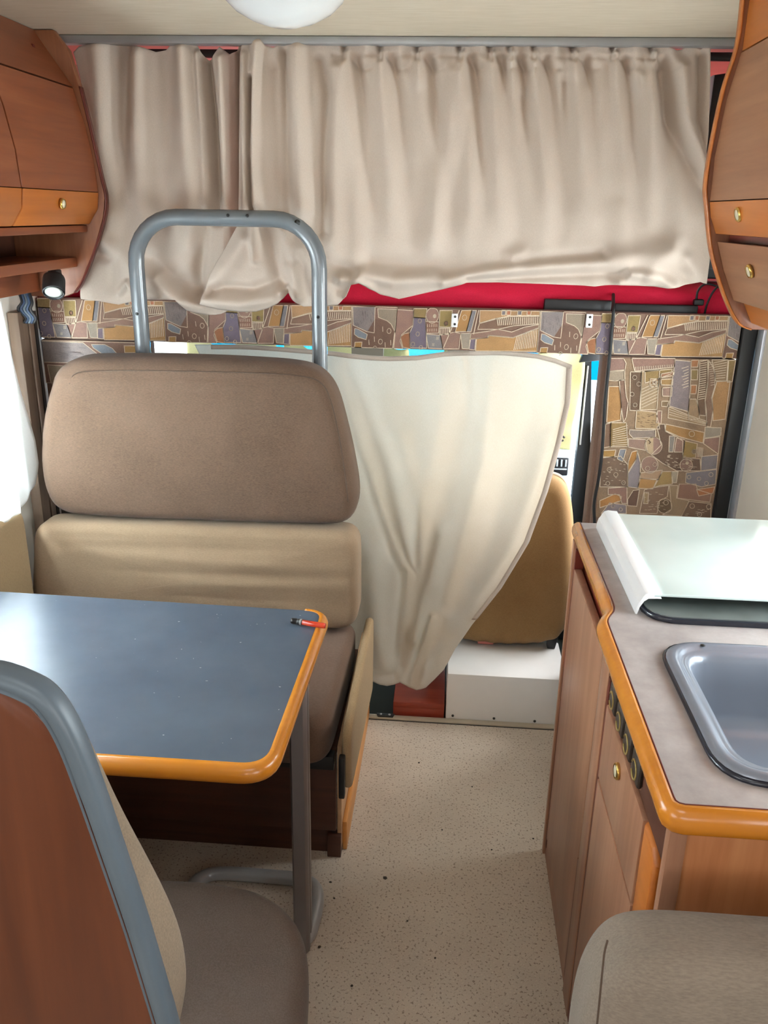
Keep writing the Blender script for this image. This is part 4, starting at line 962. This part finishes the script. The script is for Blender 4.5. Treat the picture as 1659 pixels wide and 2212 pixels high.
tag(wcur, 'bright white curtain at the dinette window on the left wall', 'curtain')

# ------------------------------------------------------------------ dinette table
tb = thing('dinette_table', (-0.265, 1.42, 0), 'dinette table with blue-grey laminate top, orange rounded edge and single leg', 'table')
to = round_poly([(-1.115, 1.128), (-0.266, 1.128), (-0.256, 1.69), (-1.115, 1.71)], [0.0, 0.045, 0.04, 0.0], 8)
prism('table_top', to, 'z', 0.668, 0.700, 'table', tb)
ep = [(p[0], p[1], 0.684) for p in to]
dprof = [(0.0, -0.017), (0.008, -0.017), (0.015, -0.012), (0.0185, -0.004), (0.0185, 0.005), (0.014, 0.013), (0.007, 0.0172), (-0.001, 0.0175)]
tube('edge_band', ep[:-1], 0.01, 'edge_orange', tb, prof=dprof, up=(0, 0, 1))
legp = [(-0.012, -0.028), (0.012, -0.028), (0.017, -0.020), (0.017, -0.006), (0.0145, -0.004), (0.0145, 0.004), (0.017, 0.006), (0.017, 0.020), (0.012, 0.028), (-0.012, 0.028), (-0.017, 0.020), (-0.017, -0.020)]
prism('leg', [(-0.264 + a, 1.425 + b_) for a, b_ in legp], 'z', 0.008, 0.667, 'leg', tb, 0.001)
box('hinge_bracket', -0.318, -0.249, 1.398, 1.455, 0.632, 0.668, 'white_plastic', tb, 0.008)
tube('foot_bar', smooth_path([(-0.262, 1.425, 0.020), (-0.252, 1.45, 0.020), (-0.250, 1.53, 0.020), (-0.262, 1.575, 0.020), (-0.30, 1.598, 0.020), (-0.40, 1.602, 0.020), (-0.50, 1.600, 0.020), (-0.54, 1.58, 0.020), (-0.555, 1.53, 0.020), (-0.56, 1.30, 0.020)], 6), 0.0165, 'foot', tb, 14)

lg = thing('lighter', (-0.275, 1.61, 0.702), 'small red transparent lighter with black top at the table corner', 'lighter')
dl = Vector((0.076, -0.017, 0)).normalized(); s0 = Vector((-0.313, 1.622, 0.7085))
lathe('body', [(0.004, 0.024), (0.0062, 0.026), (0.0062, 0.074), (0.0055, 0.078), (0, 0.078)], s0, 'red_plastic', lg, 20, dl)
lathe('head', [(0.0, -0.002), (0.0055, -0.001), (0.0066, 0.002), (0.0066, 0.011), (0.0056, 0.012), (0.0056, 0.014), (0.0066, 0.015), (0.0066, 0.025), (0, 0.025)], s0, 'black', lg, 16, dl)
lathe('collar', [(0.0068, 0.0195), (0.0069, 0.0205), (0.0069, 0.0235), (0.006, 0.0245)], s0, 'alu', lg, 18, dl)

# ------------------------------------------------------------------ near dinette seat, seen from behind
YS = 0.60
ns = thing('dinette_bench', (-0.68, 0.85, 0), 'near dinette bench with wooden back, grey piping and brown upholstery at bottom left', 'bench')
wd = from_px([(-40, 1438), (0, 1446), (50, 1464), (98, 1490), (138, 1535), (175, 1605), (216, 1715), (262, 1850), (312, 2000), (357, 2150), (375, 2212), (397, 2300)], YS)
trim = [(p[0], YS + 0.004, p[1]) for p in wd]
zt0 = wd[0][1]
outl = [(-1.10, zt0 + 0.012)] + wd + [(wd[-1][0] + 0.02, 0.06), (-1.10, 0.06)]
prism('back_board', [(a - (0.012 if a > -1.0 else 0), b_ - (0.012 if b_ > 0.1 else 0)) for a, b_ in outl], 'y', YS - 0.008, YS + 0.012, 'seat_wood', ns, 0.001)
pl2 = [np.array((-1.10, zt0 + 0.012))] + [np.array((p[0], p[2])) for p in smooth_path(trim, 5)] + [np.array((wd[-1][0] + 0.02, 0.08))]
V = []; F = []
sec = [(0.0, -0.006), (0.0, 0.010), (-0.004, 0.016), (-0.015, 0.016), (-0.0185, -0.010), (-0.0155, -0.0125), (-0.0142, -0.010), (-0.012, -0.0125), (-0.004, -0.012)]
for i_, p in enumerate(pl2):
    t_ = pl2[min(i_ + 1, len(pl2) - 1)] - pl2[max(i_ - 1, 0)]; t_ = t_ / np.linalg.norm(t_); n_ = np.array((-t_[1], t_[0]))   # outward
    for a, b_ in sec: V.append((p[0] + n_[0] * a, YS + 0.003 + b_, p[1] + n_[1] * a))
k_ = len(sec)
F = [(i_ * k_ + a, i_ * k_ + (a + 1) % k_, (i_ + 1) * k_ + (a + 1) % k_, (i_ + 1) * k_ + a) for i_ in range(len(pl2) - 1) for a in range(k_)]
mesh('piping', V, F, 'grey_trim', ns, True)
bo = from_px([(20, 1455), (85, 1472), (125, 1490), (166, 1536), (206, 1620), (258, 1738), (346, 1900), (388, 1990), (406, 2060), (408, 2115), (400, 2170), (386, 2220), (350, 2330)], 0.70)
bo = [(-1.095, bo[0][1])] + bo + [(-1.095, bo[-1][1])]
cushion('backrest', bo, 'y', 0.668, 0.052, 0.03, 'near_side', ns, 0.004, 6)
so = [at(a, b_, 'z', 0.45) for a, b_ in ((340, 1880), (450, 1884), (560, 1903), (622, 1940), (656, 1990), (668, 2050), (664, 2130), (656, 2212))]
so = [(-1.09, so[0][1] + 0.01)] + [(p[0], p[1]) for p in so] + [(-0.19, 0.735), (-1.09, 0.735)]
cushion('seat_pad', so, 'z', 0.394, 0.055, 0.038, 'near_cloth', ns, 0.006, 7)
box('seat_box', -1.09, -0.235, 0.63, 1.05, 0.0, 0.338, 'seat_wood', ns, 0.002)

# seat at the lower right corner
rs = thing('side_bench', (0.5, 0.70, 0), 'taupe upholstered bench back at the bottom right in front of the kitchen', 'bench')
co = [(q[0], q[2]) for q in (at(a, b_, 'y', 0.755) for a, b_ in ((1228, 2290), (1237, 2212), (1247, 2150), (1262, 2105), (1280, 2070), (1300, 2045), (1326, 2026), (1362, 2017), (1420, 2014), (1500, 2018), (1659, 2030), (1900, 2045)))]
co = [(p[0], p[1]) for p in co if p[0] < 0.80]
co = co + [(0.80, co[-1][1]), (0.80, 0.46), (co[0][0] - 0.005, 0.46)]
def wr_r(p, h):
    return 0.0025 * math.exp(-((p[0] - 0.262) / 0.004) ** 2) * (h < 0) * (p[1] > 0.6)
cushion('backrest', co, 'y', 0.755, 0.055, 0.036, 'right_cloth', rs, 0.012, 8, wr_r)
tube('seam', smooth_path([at(a, b_, 'y', 0.6985) for a, b_ in ((1312, 2032), (1306, 2055), (1303, 2080), (1300, 2110), (1290, 2212))], 4), 0.0012, 'seam_thread', rs, 6)
box('seat_pad', 0.19, 0.80, 0.30, 0.695, 0.36, 0.455, 'right_cloth', rs, 0.03, 4)
box('seat_box', 0.21, 0.81, 0.31, 0.80, 0.0, 0.36, 'kitchen_wood', rs, 0.002)

# ------------------------------------------------------------------ kitchen unit
XK, KN, KF = 0.302, 0.888, 1.785
ku = thing('kitchen_unit', (0.55, 1.33, 0), 'cherry wood kitchen cabinet with drawer and doors along the right side of the aisle', 'cabinet')
prism('side_panel', [(XK - 0.002, 0.0), (XK - 0.002, 0.867), (0.815, 0.867), (0.815, 0.0)], 'y', KF - 0.018, KF, 'kitchen_wood', ku, 0.002)
box('side_panel', XK + 0.022, 0.815, KN, KN + 0.016, 0.0, 0.867, 'kitchen_end', ku, 0.001)
box('corner_post', XK + 0.002, XK + 0.026, KN - 0.006, KN + 0.012, 0.0, 0.867, 'kitchen_wood', ku, 0.004)
door = box('door', XK + 0.002, XK + 0.020, 1.376, KF - 0.030, 0.06, 0.806, 'kitchen_wood', ku, 0.003)
box('edge_gap', XK + 0.003, XK + 0.022, KF - 0.030, KF - 0.018, 0.03, 0.85, 'dark_red', ku)
box('stile', XK, XK + 0.020, 1.300, 1.364, 0.0, 0.866, 'kitchen_wood', ku, 0.002)
box('edge_gap', XK + 0.0018, XK + 0.022, 1.288, 1.300, 0.0, 0.80, 'dark_red', ku)
box('edge_gap', XK + 0.0018, XK + 0.022, 1.364, 1.376, 0.03, 0.34, 'dark_red', ku)
dw = prism('drawer_front', [(0.990, 0.603), (1.286, 0.604), (1.286, 0.752), (0.990, 0.752)], 'x', XK, XK + 0.018, 'kitchen_wood', ku, 0.003)
prism('grip', [(0.922, 0.592), (0.988, 0.592), (0.988, 0.752), (0.938, 0.752), (0.922, 0.732)], 'x', XK + 0.001, XK + 0.020, 'orange_wood', dw, 0.008, 3)
knob(dw, (XK, 1.150, 0.715), (-1, 0, 0), 0.014)
d2 = prism('lower_door', [(0.990, 0.06), (1.286, 0.06), (1.286, 0.598), (0.990, 0.599)], 'x', XK, XK + 0.018, 'kitchen_wood', ku, 0.002)
prism('grip', [(0.922, 0.06), (0.988, 0.06), (0.988, 0.586), (0.922, 0.586)], 'x', XK + 0.001, XK + 0.020, 'orange_wood', d2, 0.008, 3)
box('plinth', XK + 0.004, XK + 0.02, KN + 0.016, KF - 0.02, 0.0, 0.058, 'kitchen_wood', ku)
box('recess_back', XK + 0.024, XK + 0.030, KN + 0.017, KF - 0.019, 0.055, 0.866, 'dark_red', ku)
cp = box('control_panel', XK + 0.006, XK + 0.016, 0.905, 1.292, 0.755, 0.866, 'bench_front', ku, 0.002)
for k in range(4):
    yk = 1.245 - k * 0.062
    dk = box('dial', XK - 0.002, XK + 0.006, yk - 0.024, yk + 0.024, 0.768, 0.812, 'dial', cp, 0.004)
    ang = [math.radians(a) for a in np.linspace(20, 330, 16)]
    tube('dial_mark', [(XK - 0.0025, yk + 0.0145 * math.cos(a), 0.786 + 0.0145 * math.sin(a)) for a in ang] , 0.0016, 'gold_mark', dk, 6, up=(1, 0, 0))

ZW = 0.905
wk = thing('kitchen_worktop', (0.56, 1.3, 0.867), 'mottled grey kitchen worktop with rounded orange wooden edging', 'worktop')
wo = [(0.312, 1.786), (0.312, 1.385), (0.311, 1.36), (0.306, 1.338), (0.296, 1.318), (0.290, 1.300), (0.289, 1.28), (0.289, 0.832), (0.816, 0.832), (0.816, 1.786)]
sx0, sx1, sy0, sy1 = 0.352, 0.792, 0.872, 1.228
def rr(x0, x1, y0, y1, r, n=8): return round_poly([(x0, y0), (x1, y0), (x1, y1), (x0, y1)], r, n)
hole = rr(sx0 + 0.012, sx1 - 0.012, sy0 + 0.012, sy1 - 0.012, 0.06)
bm = bmesh.new()
def loop(pts, z): return [bm.verts.new((p[0], p[1], z)) for p in pts]
rings = {}
for z in (0.870, ZW):
    a, h = loop(wo, z), loop(hole, z); rings[z] = (a, h)
    ed = [bm.edges.new((l[i], l[(i + 1) % len(l)])) for l in (a, h) for i in range(len(l))]
    bmesh.ops.triangle_fill(bm, edges=ed, use_beauty=True)
for j in (0, 1):
    A, B = rings[0.870][j], rings[ZW][j]
    for i in range(len(A)): bm.faces.new((A[i], A[(i + 1) % len(A)], B[(i + 1) % len(A)], B[i]))
finish('slab', bm, 'worktop', wk)
wprof = [(0.001, -0.020), (0.007, -0.020), (0.0135, -0.014), (0.0165, -0.005), (0.0165, 0.005), (0.013, 0.0135), (0.006, 0.0178), (0.001, 0.0178)]
run = [np.array((p[0], p[1], 0.888)) for p in wo[1:7]]
path = [np.array((0.312, 1.786, 0.888))] + smooth_path(run, 4) + [np.array(q) for q in ((0.289, 0.845, 0.888), (0.2895, 0.838, 0.888), (0.2925, 0.834, 0.888), (0.299, 0.832, 0.888), (0.816, 0.832, 0.888))]
tube('edging', path, 0.01, 'edge_orange', wk, prof=wprof, up=(0, 0, 1))
tube('seam', [p + np.array((0.001, 0.001, 0.0168)) for p in path], 0.0012, 'dark_red', wk, 6)
for x in (0.327, 0.352): lathe('stain_peg', [(0.0032, 0), (0.0028, 0.0008), (0, 0.001)], (x, 0.8205, 0.9005), 'screw', wk, 10, (0, -0.7, 0.7))

sk = thing('sink', (0.57, 1.05, ZW), 'grey enamelled rectangular sink with dark outer rim set into the worktop', 'sink')
def loft(name, lv, mat, parent, cap=True):
    V = []; F = []; n = None
    for (ins, z, r) in lv:
        pts = rr(sx0 + ins, sx1 - ins, sy0 + ins, sy1 - ins, r); n = len(pts); V += [(p[0], p[1], z) for p in pts]
    for i in range(len(lv) - 1):
        for k in range(n): F.append((i * n + k, i * n + (k + 1) % n, (i + 1) * n + (k + 1) % n, (i + 1) * n + k))
    if cap:
        V.append(((sx0 + sx1) / 2, (sy0 + sy1) / 2, lv[-1][1] - 0.002)); c = len(V) - 1; b0 = (len(lv) - 1) * n
        for k in range(n): F.append((b0 + k, b0 + (k + 1) % n, c))
    return mesh(name, V, F, mat, parent, True)
loft('basin', [(0.003, 0.9115, 0.068), (0.006, 0.9155, 0.066), (0.014, 0.917, 0.062), (0.020, 0.915, 0.060), (0.023, 0.9115, 0.058), (0.027, 0.911, 0.056), (0.031, 0.911, 0.054), (0.036, 0.907, 0.052), (0.040, 0.898, 0.050), (0.044, 0.86, 0.048), (0.050, 0.815, 0.046), (0.058, 0.795, 0.044), (0.075, 0.786, 0.04), (0.12, 0.783, 0.03)], 'sink', sk)
loft('rim_seal', [(0.0, 0.9052, 0.07), (-0.001, 0.908, 0.07), (0.001, 0.9115, 0.069), (0.004, 0.912, 0.068)], 'sink_edge', sk, False)
c = at(1517, 1397, 'z', 0.913); lathe('rim_hole', [(0.004, 0), (0.0035, 0.0006), (0, 0.0006)], (c[0], c[1] - 0.002, 0.9165), 'screw', sk, 12)
lathe('drain', [(0.03, 0), (0.03, 0.003), (0.024, 0.004), (0.0, 0.002)], (0.57, 1.05, 0.7825), 'alu', sk, 28)

hbk = thing('gas_hob', (0.57, 1.54, ZW), 'hob with dark glass plate under a pale glass lid hinged on a white profile', 'hob')
prism('hob_plate', round_poly([(0.354, 1.302), (0.79, 1.302), (0.79, 1.755), (0.354, 1.755)], [0.055, 0.055, 0.02, 0.02], 8), 'z', ZW + 0.0005, 0.914, 'sink_edge', hbk, 0.003)
prism('hob_glass', round_poly([(0.360, 1.308), (0.784, 1.308), (0.784, 1.75), (0.360, 1.75)], [0.052, 0.052, 0.02, 0.02], 8), 'z', 0.914, 0.9158, 'hob', hbk)
lid = prism('lid', [(0.372, 1.338), (0.788, 1.338), (0.788, 1.748), (0.372, 1.748)], 'z', 0.938, 0.943, 'lid', hbk, 0.001)
hp = [(0.3425, 0.9056), (0.3455, 0.9056), (0.348, 0.920), (0.354, 0.931), (0.361, 0.9365), (0.383, 0.9365), (0.383, 0.9378), (0.370, 0.9378), (0.370, 0.9434), (0.383, 0.9434), (0.383, 0.9465), (0.364, 0.9475), (0.356, 0.945), (0.351, 0.938), (0.3495, 0.932), (0.3455, 0.928), (0.343, 0.918)]
prism('hinge_profile', hp, 'y', 1.332, 1.755, 'white_plastic', lid, 0.0006)
for x, y in ((0.46, 1.45), (0.66, 1.45), (0.57, 1.63)):
    lathe('burner', [(0.045, 0), (0.045, 0.006), (0.03, 0.012), (0, 0.013)], (x, y, 0.916), 'black', hbk, 24)

# ------------------------------------------------------------------ cab beyond the opening
wbx = thing('seat_plinth', (0.27, 2.45, -0.045), 'white metal box with dark screws on the cab floor under the cab seat', 'plinth')
box('housing', 0.045, 0.422, YW + 0.0225, 2.60, -0.045, 0.170, 'white', wbx, 0.003)
for px, py in ((978, 1546), (1067, 1552), (1155, 1558)):
    c = at(px, py, 'y', YW + 0.022); lathe('screw_head', [(0.0045, 0), (0.004, 0.002), (0.001, 0.003)], (c[0], YW + 0.0225, c[2]), 'screw', wbx, 12, (0, -1, 0))
stp = thing('cab_step', (-0.04, 2.48, -0.045), 'low red-brown wooden step on the cab floor left of the white box', 'step')
box('body', -0.127, 0.040, 2.362, 2.62, -0.045, 0.050, 'red_step', stp, 0.003)
box('edge_strip', -0.1265, 0.0395, 2.3605, 2.3625, 0.030, 0.049, 'red_step', stp, 0.0005)
cs = thing('passenger_chair', (0.2, 2.62, 0.17), 'ochre covered cab seat standing on the white box beyond the cream curtain', 'seat')
so = from_px([(930, 1330), (985, 1362), (1000, 1370), (1080, 1379), (1150, 1378), (1200, 1370), (1226, 1335), (1234, 1280), (1239, 1200), (1236, 1110), (1230, 1060), (1218, 1036), (1198, 1026), (1160, 1022), (980, 1030), (930, 1060)], 2.60)
cushion('backrest', so, 'y', 2.60, 0.075, 0.05, 'cab_cloth', cs, 0.01, 7, lambda p, h: (0.003 * math.sin(p[0] * 120) if p[1] < 0.24 else 0))
tube('piping', smooth_path([(p[0] - 0.004, 2.615, p[1]) for p in so[4:14]], 4), 0.006, 'cab_piping', cs, 8, up=(0, 1, 0))
box('seat_pad', 0.0, 0.44, 2.68, 2.93, 0.20, 0.30, 'cab_cloth', cs, 0.03, 3)
br = [at(a, b_, 'y', 2.56) for a, b_ in ((1180, 1375), (1205, 1375), (1196, 1418), (1180, 1412))]
prism('bracket', [(p[0], max(p[2], 0.172)) for p in br], 'y', 2.55, 2.575, 'black', cs, 0.002)
tag(box('pink_cloth', 0.145, 0.20, 2.555, 2.60, 0.171, 0.186, 'pink', None, 0.005, 3), 'small pink cloth lying on the white box under the cab seat', 'cloth')

db = thing('dashboard', (-0.1, 3.15, -0.045), 'pale grey cab dashboard with black air vent beyond the cab seat', 'dashboard')
box('panel', -0.98, 0.478, 2.98, 3.30, 0.10, 0.740, 'dash', db, 0.02, 3)
vt = box('air_vent', 0.355, 0.457, 2.974, 2.982, 0.655, 0.722, 'vent', db, 0.004)
for k in range(6): box('vent_slat', 0.366 + k * 0.0155, 0.372 + k * 0.0155, 2.970, 2.975, 0.690, 0.716, 'dash', vt, 0.001)
box('vent_slat', 0.36, 0.452, 2.970, 2.975, 0.678, 0.682, 'dash', vt, 0.001)
# quilted thermal blind before the windscreen
bl = thing('thermal_blind', (-0.2, 3.05, 0.74), 'pale yellow quilted thermal blind hanging before the windscreen', 'blind')
nu_, nv_ = 120, 50; V = []; F = []
for j in range(nv_):
    v = j / (nv_ - 1)
    for i in range(nu_):
        u = i / (nu_ - 1); x = -0.95 + u * 1.432
        top = 1.10 + 0.02 * math.sin(x * 17) + 0.012 * math.sin(x * 41) - (0.16 if (-0.135 < x < -0.02 or -0.62 < x < -0.60) else 0) - 0.04 * max(0, min(1, (x - 0.42) / 0.05))
        z = 0.742 + (top - 0.742) * v
        y = 3.035 - 0.012 * math.sin(x * 26 + 1.5 * math.sin(z * 9)) - 0.006 * math.sin(z * 38 + x * 11) - 0.02 * math.exp(-((z - 0.80) / 0.03) ** 2)
        xr = x + 0.01 * math.sin(z * 14) * u
        V.append((xr, y, z))
for j in range(nv_ - 1):
    for i in range(nu_ - 1): F.append((j * nu_ + i, j * nu_ + i + 1, (j + 1) * nu_ + i + 1, (j + 1) * nu_ + i))
o = mesh('quilt', V, F, 'blind', bl, True); o.modifiers.new('thickness', 'SOLIDIFY').thickness = 0.006
c = at(1211, 947, 'y', 3.0); tube('elastic_loop', [(c[0] + 0.014 * math.cos(a), 2.998, c[2] + 0.009 * math.sin(a)) for a in np.linspace(0.3, 5.6, 18)], 0.0035, 'black_soft', bl, 8, up=(0, 1, 0))
wp = thing('windscreen_pillar', (0.51, 3.05, -0.045), 'black windscreen pillar right of the yellow blind', 'pillar')
prism('pillar', [(0.487, -0.045), (0.545, -0.045), (0.540, 0.74), (0.512, 1.06), (0.520, 1.21), (0.478, 1.21), (0.490, 1.06), (0.492, 0.74)], 'y', 3.03, 3.07, 'dark_cab', wp, 0.004)
box('pillar_strip', 0.497, 0.503, 3.024, 3.031, 0.76, 1.05, 'alu', wp, 0.001)
cd = thing('cab_door', (0.62, 2.9, -0.045), 'dark cab door with bright window seen beside the pillar', 'door')
prism('door_panel', [(0.548, 0.10), (0.70, 0.10), (0.70, 0.84), (0.540, 0.84)], 'y', 3.00, 3.03, 'dark_cab', cd, 0.006)
prism('window_frame', [(0.556, 0.84), (0.575, 0.84), (0.555, 1.20), (0.536, 1.20)], 'y', 3.00, 3.025, 'grey_trim', cd, 0.003)
prism('sun_visor', [(0.455, 1.075), (0.530, 1.085), (0.535, 1.115), (0.470, 1.125)], 'y', 2.93, 2.955, 'dark_cab', cd, 0.004)
for x0, x1, lb_ in ((0.0, 0.115, 'grey sun visor glimpsed under the header board, right of the windscreen gap'), (-0.33, -0.22, 'grey sun visor glimpsed under the header board beside the tube hoop')):
    tag(prism('sun_visor', round_poly([(x0, 1.03), (x1, 1.025), (x1, 1.2149), (x0, 1.2149)], 0.012, 4), 'y', 2.90, 2.918, 'grey_board', None, 0.003), lb_, 'visor', 'cab sun visors')

# crumbs on the floor
cr = []
V = []; F = []
for px, py, l_ in ((905, 1648, 5), (955, 1793, 4), (714, 1906, 5), (690, 2046, 6), (722, 1941, 4), (832, 1897, 9), (1062, 1836, 4), (1152, 1812, 4), (880, 1990, 4), (1020, 1700, 4), (760, 2130, 5), (940, 2070, 4)):
    c = at(px, py, 'z', 0.0); a = random.uniform(0, 3); l_ *= 0.0006; n_ = len(V)
    for z in (0.0003, 0.0015):
        for q in range(5):
            t_ = a + q * 1.2566; V.append((c[0] + l_ * math.cos(t_) * (1 + 0.4 * (q % 2)), c[1] + l_ * math.sin(t_), z))
    F.append(tuple(n_ + q for q in range(5))); F.append(tuple(n_ + 5 + q for q in range(5)))
    F += [(n_ + q, n_ + (q + 1) % 5, n_ + 5 + (q + 1) % 5, n_ + 5 + q) for q in range(5)]
tag(mesh('crumbs', V, F, 'dial'), 'tiny dark crumbs scattered on the speckled beige floor', 'crumbs', None, 'stuff')
